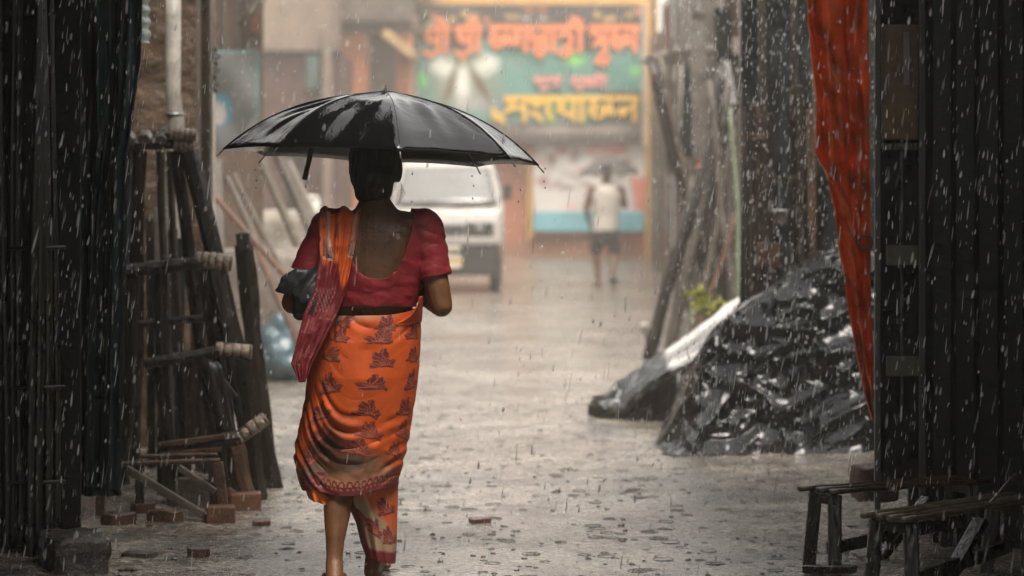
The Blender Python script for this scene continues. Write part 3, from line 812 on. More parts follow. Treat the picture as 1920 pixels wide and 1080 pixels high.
def fbox(name, x0, y0, x1, y1, Y, depth, mat, parent, base=None, bevel=0.01, toground=False):
    a, b = P(x0, y0, Y), P(x1, y1, Y)
    z0 = 0.0 if toground else b.z
    m_ = MB(); m_.box(((a.x + b.x) / 2, Y + depth / 2, (a.z + z0) / 2), (b.x - a.x, depth, a.z - z0)); return m_.build(name, mat, parent, base, bevel=bevel)


eb = thing('building', 'terracotta building closing the lane behind the banners', 'building', (1.0, END, 0))
fbox('wall', 640, -110, 1218, 480, END, 6.0, PL_ORANGE, eb, toground=True)
fbox('plinth', 930, 452, 1215, 480, END - 0.12, 0.115, M('stained terracotta', (0.30, 0.13, 0.075), 0.55, 0.3, 2, 0.2, 12), eb, toground=True)
fbox('yellow_post', 1212, -100, 1234, 470, END - 0.35, 0.3, PL_YELLOW, eb, toground=True)
fbox('yellow_post', 988, 285, 1000, 450, END - 0.16, 0.14, PL_YELLOW, eb)
fbox('yellow_beam', 775, -30, 1211, 9, END - 0.35, 0.3, PL_YELLOW, eb)
fbox('white_post', 772, -90, 781, 300, END - 0.45, 0.09, WOOD_PALE, eb)
fbox('white_post', 1203, 8, 1211, 275, END - 0.45, 0.09, WOOD_PALE, eb)

# ---- painted banner (print as vertex colours on a real sheet)
def blob(X, Y, cx, cy, rx, ry, rot=0.0, soft=0.35):
    dx, dy = X - cx, Y - cy
    c, s = math.cos(rot), math.sin(rot)
    r = np.sqrt(((dx * c + dy * s) / rx) ** 2 + ((-dx * s + dy * c) / ry) ** 2)
    return np.clip((1 - r) / soft, 0, 1)[..., None]


def over(c, m, col): return c * (1 - m) + np.array(col) * m


def printed(name, x0, y0, x1, y1, Y, nx, ny, paint, mat, parent=None, base=None):
    px, py = np.meshgrid(np.linspace(x0, x1, nx), np.linspace(y0, y1, ny))
    c = paint(px, py)
    q = np.stack([(px - CX) * Y / F, np.full_like(px, Y) + 0.02 * np.sin(px * 0.05) * np.sin(py * 0.04), CZ - (py - HY) * Y / F], -1)
    return grid_obj(name, q, mat, parent, base, col=c, thick=0.006)


def paint_banner(X, Y):
    c = np.zeros(X.shape + (3,)); c[:] = (0.055, 0.042, 0.035)
    t = np.clip((Y - 82 + 10 * np.sin(X * 0.05)) / 10, 0, 1)[..., None]
    c = over(c, t, (0.10, 0.27, 0.22))
    n = np.clip(vnoise(X * 0.02, Y * 0.02, 0, 1.2, 3, 3) * 0.8, 0, 1)[..., None]
    c = over(c, n * t * 0.7, (0.26, 0.27, 0.30))
    n = np.clip(vnoise(X * 0.02, Y * 0.03, 5, 1.5, 3, 7) * 0.9 - 0.1, 0, 1)[..., None]
    c = over(c, n * t * 0.8, (0.04, 0.16, 0.11))
    c = over(c, blob(X, Y, 1078, 112, 24, 16, 0, 0.8), (0.30, 0.78, 0.16))
    c = over(c, blob(X, Y, 1190, 133, 16, 14, 0, 0.8) * 0.8, (0.20, 0.65, 0.16))
    c = over(c, blob(X, Y, 1040, 192, 60, 10, 0.05, 0.8) * 0.9, (0.06, 0.55, 0.08))
    c = over(c, blob(X, Y, 1032, 225, 12, 34, 0.1, 0.8) * 0.9, (0.10, 0.60, 0.10))
    c = over(c, blob(X, Y, 792, 150, 16, 22, 0, 0.7), (0.10, 0.60, 0.14))
    # pale winged emblem on the left of the print
    c = over(c, blob(X, Y, 868, 150, 86, 66, 0, 0.6) * 0.75, (0.34, 0.33, 0.24))
    for cx, r in ((830, 0.5), (912, -0.5)): c = over(c, blob(X, Y, cx, 122, 34, 26, r, 0.6), (0.72, 0.74, 0.64))
    c = over(c, blob(X, Y, 868, 160, 17, 58, 0, 0.5), (0.74, 0.75, 0.66))
    for cx, r in ((843, 0.3), (903, -0.5)): c = over(c, blob(X, Y, cx, 165, 10, 54, r, 0.5), (0.16, 0.11, 0.06))
    c = over(c, blob(X, Y, 869, 112, 10, 8, 0, 0.5), (0.75, 0.45, 0.10))
    c = over(c, blob(X, Y, 880, 192, 50, 24, 0, 0.7) * 0.7, (0.42, 0.38, 0.37))
    for cx in (838, 902): c = over(c, blob(X, Y, cx, 110, 5, 5, 0, 0.5), (0.42, 0.33, 0.12))
    d = np.clip((Y - 168) / 6, 0, 1) * np.clip((X - 1105) / 40, 0, 1)
    c = over(c, d[..., None] * 0.9, (0.065, 0.05, 0.04))
    d = np.clip((Y - 228) / 6, 0, 1)[..., None]
    c = over(c, d, (0.16, 0.14, 0.12)); c = over(c, blob(X, Y, 1080, 243, 140, 7, 0, 0.6), (0.36, 0.31, 0.27))
    c = over(c, np.clip((Y - 252) / 4, 0, 1)[..., None], (0.09, 0.07, 0.06))
    for cx, cy, r in ((800, 20, 12), (815, 32, 10), (848, 36, 9), (872, 26, 10), (890, 30, 9), (912, 37, 9), (955, 32, 8), (968, 32, 7), (1120, 28, 9), (1138, 36, 9), (1150, 34, 8), (1196, 22, 10), (1180, 28, 8)):
        c = over(c, blob(X, Y, cx, cy, r, r * 0.8, 0, 0.6), (0.55, 0.36, 0.10) if cx not in (800, 815, 912, 1196) else (0.62, 0.22, 0.09))
    for cx in (987, 1018): c = over(c, blob(X, Y, cx, 34, 13, 5, 0, 0.7), (0.45, 0.41, 0.38))
    for cx in (992, 1018): c = over(c, blob(X, Y, cx, 18, 14, 5, 0, 0.7), (0.50, 0.12, 0.06))
    return c


PRINT = M('printed vinyl', (0.5, 0.5, 0.5), 0.45, 0.12, 3, 0.05, 8, attr=True)
ban = thing('banner', 'large green and black festival banner with orange and yellow lettering', 'banner', (P(995, 0, END - .5).x, END - 0.5, 2.2))
printed('sheet', 783, 8, 1203, 268, END - 0.5, 260, 170, paint_banner, PRINT, ban)


GL = {  # strokes of each letter: width, polylines; the head line lies at y = 1
    'sha': (.78, [[(.06, .82), (.2, .95), (.32, .78), (.16, .56), (.3, .40), (.52, .52)], [(.62, 1), (.62, 0)]]),
    'ra_': (0, [[(-.72, -.02), (-.5, -.2), (-.16, .02)]]),
    'ii': (.36, [[(.14, 1), (.14, 0)], [(-.30, 1.04), (-.18, 1.34), (.06, 1.32), (.14, 1)]]),
    'ja': (.92, [[(.38, 1), (.16, .72), (.10, .36), (.34, .14), (.6, .34), (.46, .6), (.26, .5)], [(.6, .34), (.74, .72), (.82, .3)]]),
    'ga': (.74, [[(.3, .98), (.12, .6), (.1, .34), (.28, .32), (.32, .7)], [(.6, 1), (.6, 0)]]),
    'ddha': (.86, [[(.1, 1), (.1, .52), (.42, .32), (.58, .56), (.34, .64)], [(.46, .3), (.18, .08), (.46, -.24), (.64, .1)], [(.7, 1), (.7, 0)]]),
    'aa': (.32, [[(.14, 1), (.14, 0)]]),
    'ta': (.78, [[(.1, .6), (.3, .8), (.56, .62), (.52, .26), (.26, .14)]]),
    'pa': (.80, [[(.08, .72), (.28, .88), (.44, .52), (.2, .24), (.6, .46)], [(.64, 1), (.64, 0)]]),
    'uu_': (0, [[(-.22, 0), (-.5, -.42), (-.2, -.52), (-.02, -.24)]]),
    'u_': (0, [[(-.4, -.06), (-.2, -.3), (-.06, -.1)]]),
    'sa': (.80, [[(.04, .92), (.3, .88), (.24, .66), (.06, .4), (.3, .58), (.6, .56)], [(.66, 1), (.66, 0)]]),
    'ng': (.50, [[(.1, .82), (.25, .92), (.4, .8), (.26, .66), (.1, .82)], [(.08, .36), (.26, .28), (.42, .02)]]),
    'e': (.36, [[(.3, .98), (.14, .78), (.1, .4), (.26, .1)]]),
    'ya': (.74, [[(.1, .86), (.3, .7), (.08, .5), (.42, .26), (.62, .44)], [(.62, 1), (.62, 0)]]),
    'na': (.78, [[(.1, .4), (.24, .56), (.38, .42), (.24, .26), (.1, .4)], [(.36, .5), (.64, .62)], [(.64, 1), (.64, 0)]]),
    'six': (.5, [[(.1, .8), (.1, .3), (.32, .16), (.42, .42), (.22, .5)], [(.42, .42), (.5, .0)]]),
    ' ': (.35, [])}


def lettering(word, x0, x1, ytop, ybase, Y, mat, parent, bold=0.15, headline=True):
    """word painted as raised strokes; ytop is the row of the head line, ybase the row of the letter feet"""
    W = sum(GL[g_][0] for g_ in word); hgt = P(0, ytop, Y).z - P(0, ybase, Y).z; wid = P(x1, 0, Y).x - P(x0, 0, Y).x
    ox, oz = P(x0, 0, Y).x, P(0, ybase, Y).z; m_ = MB(); th = bold * hgt; pen = 0.0; lay = 0
    def pt(a, b): return Vector((ox + a / W * wid, Y - 0.002 * (lay % 7), oz + b * hgt))
    for g_ in word:
        w_, st = GL[g_]
        for pl in st:
            for a, b in zip(pl[:-1], pl[1:]):
                p0, p1 = pt(pen + a[0], a[1]), pt(pen + b[0], b[1]); d_ = (p1 - p0).normalized() * th * 0.4
                lay += 1; p0, p1 = pt(pen + a[0], a[1]), pt(pen + b[0], b[1]); m_.beam(p0 - d_, p1 + d_, th, 0.012, up=(0, 1, 0))
        if headline and w_ and st:
            lay += 1; m_.beam(pt(pen, 1), pt(pen + w_, 1), th * 1.1, 0.012, up=(0, 1, 0))
        pen += w_
    return m_.build('lettering', mat, parent)


OR = M('orange print', (0.80, 0.22, 0.07), 0.45, 0.12, 3, 0.05, 8)
YE = M('yellow print', (0.80, 0.46, 0.05), 0.45, 0.12, 3, 0.05, 8)
PK = M('pink print', (0.80, 0.28, 0.25), 0.45, 0.12, 3, 0.05, 8)
YB = END - 0.56
lettering(['sha', 'ra_', 'ii'], 793, 846, 52, 96, YB, OR, ban, 0.2)
lettering(['sha', 'ra_', 'ii'], 853, 906, 52, 96, YB, OR, ban, 0.2)
lettering(['ja', 'ga', 'ddha', 'aa', 'ta', 'ra_', 'ii'], 916, 1098, 51, 95, YB, OR, ban, 0.2)
lettering(['pa', 'uu_', 'ja', 'aa'], 1105, 1200, 51, 96, YB, OR, ban, 0.2)
lettering(['sha', 'u_', 'ta', ' ', 'ya', 'u_', 'ja', 'ii'], 1001, 1140, 146, 164, YB, PK, ban, 0.24)
lettering(['six'], 920, 944, 196, 230, YB, YE, ban, 0.2, False)
lettering(['sa', 'ng', 'e', 'ya', 'aa', 'ja', 'na'], 946, 1198, 184, 226, YB, YE, ban, 0.2)


def paint_poster(X, Y):
    c = np.zeros(X.shape + (3,)); c[:] = (0.70, 0.66, 0.62)
    n = np.clip(vnoise(X * 0.05, Y * 0.05, 0, 1.3, 3, 2) * 0.9, 0, 1)[..., None] * (Y < 358)[..., None]
    c = over(c, n, (0.30, 0.20, 0.19))
    for cx, cy, rx, ry, col in ((1052, 283, 16, 10, (0.42, 0.12, 0.12)), (1080, 284, 14, 9, (0.38, 0.2, 0.19)), (1018, 340, 16, 14, (0.42, 0.22, 0.22)), (1006, 282, 8, 14, (0.42, 0.25, 0.2)),
                                (1130, 281, 44, 12, (0.78, 0.30, 0.24)), (1160, 282, 20, 9, (0.82, 0.22, 0.16)), (1062, 352, 22, 8, (0.35, 0.29, 0.28)), (1058, 325, 12, 10, (0.6, 0.56, 0.54)),
                                (1120, 290, 12, 8, (0.65, 0.38, 0.24)), (1035, 300, 10, 16, (0.30, 0.18, 0.17)), (1090, 318, 14, 9, (0.55, 0.36, 0.34)), (1040, 330, 9, 12, (0.75, 0.72, 0.70)), (1100, 345, 12, 7, (0.28, 0.24, 0.24)), (1014, 306, 9, 8, (0.62, 0.3, 0.28)), (1176, 300, 12, 8, (0.5, 0.32, 0.3)), (1122, 284, 9, 6, (0.75, 0.7, 0.62))):
        c = over(c, blob(X, Y, cx, cy, rx, ry, 0, 0.6), col)
    c = over(c, np.clip((X - 1180 - 0.14 * (Y - 330)) / 4, 0, 1)[..., None] * ((Y > 332) & (Y < 395))[..., None], (0.72, 0.24, 0.19))
    c = over(c, blob(X, Y, 1070, 387, 20, 5, 0, 0.6), (0.78, 0.45, 0.42))
    c = over(c, blob(X, Y, 1195, 326, 16, 9, 0, 0.6), (0.72, 0.68, 0.64))
    c = over(c, np.clip((Y - 396) / 2, 0, 1)[..., None], (0.17, 0.45, 0.52))
    return c


o = printed('poster', 1000, 270, 1208, 434, END - 0.3, 160, 120, paint_poster, PRINT, None, (P(1104, 0, END - .3).x, END - 0.3, 0.6))
tag(o, 'white and red poster with a blue lower band below the festival banner', 'poster')

# ---- buildings on the left of the far lane
bl = thing('brick_house', 'brick house with beige upper wall on the far left side', 'house', (P(540, 0, 40).x, 40, 0))
fbox('upper_wall', 486, -150, 618, 98, 40, 4.0, PL_BEIGE, bl)
fbox('brick_wall', 486, 98, 640, 480, 40.05, 3.9, M('old brickwork', (0.085, 0.042, 0.034), 0.6, 0.45, 5, 0.4, 10), bl, toground=True)
fbox('lintel', 482, 93, 640, 101, 39.9, 0.14, WOOD_DARK, bl)
fbox('green_shutter', 574, 104, 598, 168, 39.92, 0.12, M('green shutter', (0.06, 0.10, 0.09), 0.5, 0.3, 3, 0.1, 12), bl)
fbox('door', 540, 250, 575, 490, 39.94, 0.1, WOOD_DARK, bl)
fbox('plaster_pier', 604, 60, 622, 480, 39.85, 0.18, PL_BEIGE, bl, toground=True)

op = thing('veranda', 'orange pillared veranda left of the festival banner', 'veranda', (P(690, 0, 43).x, 43, 0))
for x0, x1 in ((640, 690), (742, 772)):
    fbox('pillar', x0, 60, x1, 520, 43, 0.45, M('orange pillar', (0.46, 0.17, 0.075), 0.55, 0.25, 2, 0.15, 12), op, toground=True)
fbox('beam', 618, 40, 772, 62, 42.95, 0.55, GREY_PL, op)
fbox('back_wall', 618, 62, 772, 480, 45.5, 0.2, M('dim veranda wall', (0.12, 0.085, 0.07), 0.6, 0.3, 2, 0.1, 12), op, toground=True)
m_ = MB(); m_.beam(P(722, 62, 42.7), P(780, 108, 42.7), 0.16, 0.9, up=(0, 1, 0)); m_.build('awning', M('ochre awning', (0.42, 0.27, 0.13), 0.5, 0.3, 3, 0.1, 12), op, bevel=0.01)
fbox('roof', 600, 10, 772, 40, 42.6, 3.6, TIN, op)
fbox('parapet', 618, -120, 772, 12, 43.2, 0.3, M('mossy parapet', (0.10, 0.085, 0.06), 0.6, 0.4, 2, 0.2, 12), op)


def leafy(name, label, cat, base, center, radii, nleaf, size, mat, trunk_r, seed):
    rg = np.random.default_rng(seed)
    t = thing(name, label, cat, base)
    b0 = Vector(base); c = Vector(center)
    m_ = MB(); m_.tube([b0, b0.lerp(c, 0.5) + Vector((0.05 * radii[0], 0, 0)), c], [trunk_r, trunk_r * 0.7, trunk_r * 0.35], 9)
    for k in range(6):
        d = Vector(rg.normal(size=3)); d.z = abs(d.z) * 0.7; d.normalize()
        e = c + Vector((d.x * radii[0], d.y * radii[1], d.z * radii[2])) * 0.8
        s0 = b0.lerp(c, 0.5 + 0.08 * k); m_.tube([s0, s0.lerp(e, 0.5) + Vector((0, 0, 0.04)), e], [trunk_r * 0.4, trunk_r * 0.25, trunk_r * 0.08], 6)
    m_.build('trunk', WOOD_MID, t, smooth=True)
    cl = rg.normal(size=(max(6, nleaf // 60), 3)); cl /= np.linalg.norm(cl, axis=1)[:, None]; cl *= rg.uniform(0.35, 1.0, (len(cl), 1))
    pos = cl[rg.integers(0, len(cl), nleaf)] + rg.normal(scale=0.2, size=(nleaf, 3))
    pos = np.array(center) + pos * np.array(radii)
    V, Fc = [], []
    for p in pos:
        a = rg.normal(size=3); a /= np.linalg.norm(a); b = np.cross(a, rg.normal(size=3)); b /= np.linalg.norm(b)
        s = size * rg.uniform(0.6, 1.3); n = len(V)
        V += [p - a * s, p + b * s * 0.4, p + a * s, p - b * s * 0.4]; Fc += [(n, n + 1, n + 2), (n, n + 2, n + 3)]
    link_mesh('crown', arr_mesh(np.array(V), Fc, False), mat, t)
    return t


LEAF = M('dull green leaves', (0.06, 0.075, 0.03), 0.45, 0.5, 3, 0.0, 10)
LEAFY = M('yellow green leaves', (0.20, 0.20, 0.025), 0.4, 0.4, 9, 0.0, 10)
leafy('tree', 'dark leafy tree behind the orange veranda', 'tree', (P(660, 0, 47).x, 47.5, 0), tuple(P(665, -20, 47.5)), (1.5, 1.2, 1.5), 5000, 0.14, LEAF, 0.16, 3)
leafy('shrub', 'yellow green shrub behind the tarpaulin lean-to', 'shrub', (P(1355, 0, 16.3).x, 16.3, 0), tuple(P(1352, 572, 16.3)), (0.20, 0.14, 0.14), 500, 0.035, LEAFY, 0.014, 5)

# ---- left side between: stall front, sign board, lumber
st = thing('stall_front', 'dim brown stall front behind the grey sign board', 'stall', (P(450, 0, 21).x, 21, 0))
fbox('wall', 380, -120, 492, 560, 21, 0.12, M('brown boarding', (0.10, 0.065, 0.045), 0.55, 0.45, 3, 0.3, 16), st, toground=True)
for x in (416, 441, 462):
    fbox('upright', x, -120, x + 7, 95, 20.9, 0.09, WOOD_GREY, st)
m_ = MB(); m_.tube([P(450, 50, 20.8), P(478, 15, 20.8), P(500, -20, 20.8)], 0.04, 8); m_.build('branch_prop', BAMBOO, st, smooth=True)
fbox('valance', 470, -120, 640, -20, 20.7, 0.06, BLACKTARP, st)
fbox('rusty_patch', 462, 22, 486, 62, 20.92, 0.07, M('rust paint', (0.22, 0.08, 0.035), 0.55, 0.4, 5, 0.2, 16), st)


def paint_sign(X, Y):
    c = np.zeros(X.shape + (3,)); c[:] = (0.105, 0.11, 0.108)
    c = over(c, ((X > 481) | (Y < 99))[..., None] * 1.0, (0.07, 0.17, 0.16))
    c = over(c, blob(X, Y, 417, 207, 19, 34, 0.0, 0.2), (0.05, 0.16, 0.22))
    c = over(c, blob(X, Y, 412, 212, 14, 26, 0.0, 0.3), (0.30, 0.265, 0.24))
    c = over(c, blob(X, Y, 415, 194, 8, 3, 0.1, 0.4), (0.10, 0.14, 0.16))
    c = over(c, blob(X, Y, 470, 240, 10, 40, 0.5, 0.7) * 0.4, (0.4, 0.38, 0.33))
    return c


o = printed('sign_board', 402, 95, 486, 282, 19.0, 100, 160, paint_sign, M('painted tin', (0.5, 0.5, 0.5), 0.45, 0.2, 5, 0.1, 15, attr=True), None, (P(444, 0, 19).x, 19.0, 1.6))
tag(o, 'grey sign board with a blue arc and a turquoise border, left of the umbrella', 'sign')

lw = thing('lane_shed', 'long dim shed running back behind the grey sign board', 'shed', (-3.3, 25, 0))
l0, l1 = Vector((-2.78, 14.2, 0)), Vector((-4.05, 39.5, 0))
for k in range(18):
    p_ = l0.lerp(l1, k / 18); q_ = l0.lerp(l1, (k + 0.95) / 18); h_ = 3.4 + 0.3 * math.sin(k * 3.3)
    m_ = MB(); m_.beam(p_ + Vector((0, 0, h_ / 2)), q_ + Vector((0.05 * math.sin(k), 0, h_ / 2)), 0.05, h_); m_.build('wall_board', (GREY_PL, WOOD_GREY, WOOD_MID)[k % 3], lw)

LG = 'planks and poles leaning on the left'
for i, (x0, y0, x1, y1, Yd, w, mt, lab) in enumerate((
        (402, 300, 425, 620, 17.0, 0.10, WOOD_GREY, 'upright grey board left of the leaning planks'),
        (400, 365, 470, 440, 16.6, 0.05, WOOD_RAW, 'short orange plank leaning left of the umbrella strap'),
        (425, 330, 500, 480, 17.2, 0.05, WOOD_GREY, 'slim grey plank leaning beside the orange one'),
        (437, 325, 516, 470, 17.4, 0.04, BAMBOO, 'slim pale plank leaning above the grey one'),
        (470, 440, 530, 560, 16.8, 0.05, WOOD_RAW, 'orange brown plank leaning near the woman\'s bag'),
        (490, 300, 590, 520, 19.0, 0.07, BAMBOO, 'long pale plank leaning below the umbrella edge'),
        (520, 290, 610, 480, 20.0, 0.09, WOOD_GREY, 'long broad grey plank leaning behind the umbrella strap'),
        (540, 300, 600, 420, 22.0, 0.06, M('dusty pole', (0.2, 0.17, 0.14), 0.5, 0.3, 6, 0.2, 20), 'hazy pale pole leaning behind the woman\'s shoulder'))):
    a = P(x0, y0, Yd); b = P(x1, y1, Yd); d = (b - a); s = a.z / max(1e-3, (a.z - b.z)); e = a + d * s; e.z = 0; e.y = Yd - 0.5
    m_ = MB(); m_.beam(e, a, w, w * 0.5); o = m_.build('plank', mt, None, e, bevel=0.004); tag(o, lab, 'plank', LG)
rough_block('sack_heap', (P(500, 0, 17.8).x, 17.8, 0.42), (0.75, 0.6, 0.95), 0.3, M('grey sacking', (0.17, 0.14, 0.115), 0.6, 0.5, 6, 0.8, 14), 'lumpy grey heap of sacks under the leaning planks', 'heap', 21)
rough_block('sack_heap', (P(590, 0, 24).x, 24, 0.55), (1.3, 1.0, 1.15), 0.1, M('pale sacking', (0.30, 0.26, 0.22), 0.6, 0.4, 5, 0.8, 14), 'hazy pale heap of sacks behind the woman\'s left shoulder', 'heap', 23)
q = P(583, 378, 24)
rough_block('sack', (q.x, 23.6, q.z - 0.02), (0.2, 0.2, 0.16), 0.4, M('white sack', (0.75, 0.72, 0.66), 0.4, 0.15, 9, 0.3, 20), 'small white sack on the pale heap beside the woman\'s shoulder', 'sack', 25)
mb = MB(); bx_ = P(524, 0, 16.9).x
for dx, dy, z_, r_ in ((0, 0, .16, .17), (.05, .03, .30, .12), (-.06, -.02, .28, .11), (.0, .0, .40, .08), (.08, -.03, .12, .13), (-.1, .02, .1, .12)): mb.ball((bx_ + dx, 16.9 + dy, z_), (r_, r_, r_ * 0.95))
me = fused(mb, 0.02, 2)
for v_ in me.vertices: v_.co = v_.co + v_.normal * (0.025 * noise.noise(v_.co * 11) + 0.012 * abs(noise.noise(v_.co * 24)))
o = link_mesh('blue_bundle', me, M('blue plastic', (0.075, 0.125, 0.15), 0.28, 0.3, 8, 0.5, 20), None, (bx_, 16.9, 0)); tag(o, 'blue plastic wrapped bundle behind the woman\'s elbow', 'bundle')

# ---- right side between: market shed and leaning bamboo
ms = thing('market_shed', 'long grey shed along the far right of the lane', 'shed', (2.6, 30, 0))
a0, a1 = Vector((1.98, 17.5, 0)), Vector((2.72, 47.3, 0))
for k in range(30):
    p = a0.lerp(a1, k / 30); q = a0.lerp(a1, (k + 0.95) / 30); m_ = MB(); hgt = 3.3 if p.y < 26 else 4.4
    hgt += 0.5 * math.sin(k * 5.1); o_ = 0.10 * math.sin(k * 2.7); m_.beam(p + Vector((o_, 0, hgt / 2)), q + Vector((o_ + 0.05 * math.sin(k), 0, hgt / 2)), 0.05, hgt); m_.build('wall_board', (GREY_PL, WOOD_GREY, WOOD_DARK, WOOD_GREY)[k % 4], ms)
m_ = MB(); m_.box((3.4, 32, 1.6), (0.1, 30, 3.2)); m_.build('back_wall', GREY_PL, ms)
m_ = MB(); m_.beam(P(1246, 116, 22), P(1326, 88, 21.2), 0.5, 0.05, up=(0, 0, 1)); m_.build('eave_board', WOOD_PALE, ms, bevel=0.005)
for (x, Yd) in ((1285, 27), (1352, 21)):
    q0 = P(x, 0, Yd).x; m_ = MB(); m_.tube([(q0, Yd, 0), (q0, Yd, 4.2)], 0.06, 10); m_.build('post', WOOD_PALE if x < 1300 else WOOD_GREY, ms, smooth=True)

rs_ = random.Random(8)
for k in range(16):                                                # odd slats, rags and rails hung on the shed front
    Yd = rs_.uniform(18.2, 30); x = rs_.uniform(1255, 1385); y0 = rs_.uniform(-20, 330)
    a = P(x, y0, Yd); b = P(x + rs_.uniform(-22, 22), y0 + rs_.uniform(60, 260), Yd + rs_.uniform(-.3, .3))
    m_ = MB(); m_.beam(a, b, rs_.uniform(0.03, 0.16), 0.02, up=(0, 1, 0)); m_.build('slat', rs_.choice((WOOD_DARK, WOOD_MID, WOOD_GREY, GREY_PL, BLACKTARP)), ms)
m_ = MB(); m_.beam(P(1312, 274, 21), P(1318, 290, 21), 0.07, 0.02, up=(0, 1, 0)); m_.build('pink_rag', M('pink rag', (0.35, 0.08, 0.09), 0.6, 0.2, 9, 0.1, 20), ms)
m_ = MB(); m_.beam(P(1308, 306, 21), P(1322, 314, 21), 0.08, 0.02, up=(0, 1, 0)); m_.build('orange_rag', M('orange rag', (0.45, 0.15, 0.06), 0.6, 0.2, 9, 0.1, 20), ms)

BG = 'bamboo poles leaning on the right'
for i, (x0, y0, x1, y1, Yd, r, mt, lab) in enumerate((
        (1218, 105, 1292, 420, 20.0, 0.040, WOOD_DARK, 'leftmost dark pole leaning beside the banner'),
        (1236, 102, 1304, 400, 20.3, 0.034, BAMBOO, 'grey pole leaning just right of the leftmost dark pole'),
        (1240, 160, 1330, 520, 20.8, 0.045, WOOD_DARK, 'dark pole crossing behind the two leaning at the banner'),
        (1345, 230, 1215, 655, 19.4, 0.050, WOOD_DARK, 'thick dark pole slanting down to the lane edge'),
        (1365, 160, 1255, 640, 19.0, 0.045, WOOD_GREY, 'grey pole slanting down inside the thick dark one'),
        (1380, 240, 1290, 640, 18.4, 0.035, BAMBOO, 'slim bamboo slanting down near the shrub'),
        (1300, 330, 1250, 640, 19.7, 0.030, BAMBOO, 'short slim bamboo between the two slanting poles'),
        (1352, 120, 1312, 650, 18.8, 0.040, WOOD_DARK, 'dark pole standing almost upright behind the shrub'),
        (1330, 150, 1378, 600, 18.0, 0.032, WOOD_GREY, 'grey pole leaning the other way beside the black curtain'),
        (1378, 400, 1340, 520, 17.8, 0.020, WOOD_RAW, 'thin orange stick slanting above the shrub'),
        (1368, 200, 1384, 600, 17.6, 0.022, M('greenish bamboo', (0.12, 0.14, 0.08), 0.4, 0.3, 12, 0.1, 40), 'thin greenish bamboo upright beside the black curtain'))):
    a = P(x0, y0, Yd); b = P(x1, y1, Yd); s = a.z / (a.z - b.z); e = a + (b - a) * s; e.z = -0.01; e.y -= 0.3
    m_ = MB(); pts = crooked(e, a, 12, 0.02, i); m_.tube(pts, [r * (1 - 0.02 * k) * (1.08 if k % 3 == 1 else 1) for k in range(12)], 10)
    o = m_.build('bamboo_pole', mt, None, e, smooth=True); tag(o, lab, 'pole', BG)
stk = foot(1222, 19.2)
m_ = MB(); m_.tube([stk, stk + Vector((-0.05, 0, 0.22))], [0.02, 0.015], 8); o = m_.build('stake', WOOD_GREY, None, stk, smooth=True); tag(o, 'short stake with a pale tip at the foot of the leaning poles', 'stake')
m_ = MB(); m_.ball(stk + Vector((-0.06, 0, 0.25)), (0.04, 0.03, 0.04)); m_.build('cloth_tip', WOOD_PALE, o, smooth=True)

# ---- parked van
VY = 31.0; VX = P(836, 0, VY).x
van = thing('van', 'white van parked facing the camera behind the woman', 'van', (VX, VY, 0))
WHITE = M('white car paint', (0.44, 0.415, 0.38), 0.25, 0.06, 2, 0.02, 20, coat=0.5)
BLK = M('black bumper plastic', (0.035, 0.035, 0.035), 0.45, 0.2, 10, 0.05, 30)
GLASS = M('van glass', (0.16, 0.155, 0.15), 0.06, 0.15, 2, 0.02, 10, spec=0.9)
prof = [(0.02, 0.50), (0.0, 0.62), (0.0, 0.74), (0.03, 0.92), (0.08, 1.05), (0.20, 1.12), (0.42, 1.40), (0.62, 1.64), (0.78, 1.72), (1.1, 1.76), (2.2, 1.77), (3.1, 1.74), (3.22, 1.62), (3.28, 1.1), (3.3, 0.5), (2.7, 0.32), (0.4, 0.32)]
sec = [(-1, 0.0), (-0.985, 0.05), (-0.9, 0.0), (0, 0), (0.9, 0), (0.985, 0), (1, 0)]
V, Fc = [], []
cols = [-1.0, -0.97, -0.9, -0.6, -0.2, 0.2, 0.6, 0.9, 0.97, 1.0]
cy_, cz_ = 1.7, 1.0
for (yy, zz) in prof:
    hw = 0.74 - 0.16 * max(0, (zz - 1.1) / 0.66) ** 1.3
    for c in cols:
        ins = 0.10 * max(0, abs(c) - 0.86) / 0.14
        ins = ins ** 1.0
        f_ = 1 - ins * 0.55
        V.append((VX + hw * c, VY + cy_ + (yy - cy_) * f_, cz_ + (zz - cz_) * f_))
n = len(cols)
for k in range(len(prof)):
    k2 = (k + 1) % len(prof)
    for i in range(n - 1): Fc.append((k * n + i, k * n + i + 1, k2 * n + i + 1, k2 * n + i))
Fc.append(tuple(k * n for k in range(len(prof)))); Fc.append(tuple(k * n + n - 1 for k in reversed(range(len(prof)))))
link_mesh('body', arr_mesh(V, Fc, False), WHITE, van)
body = van.children[0]; bvm = body.modifiers.new('bevel', 'BEVEL'); bvm.width = 0.02; bvm.segments = 2; bvm.limit_method = 'ANGLE'
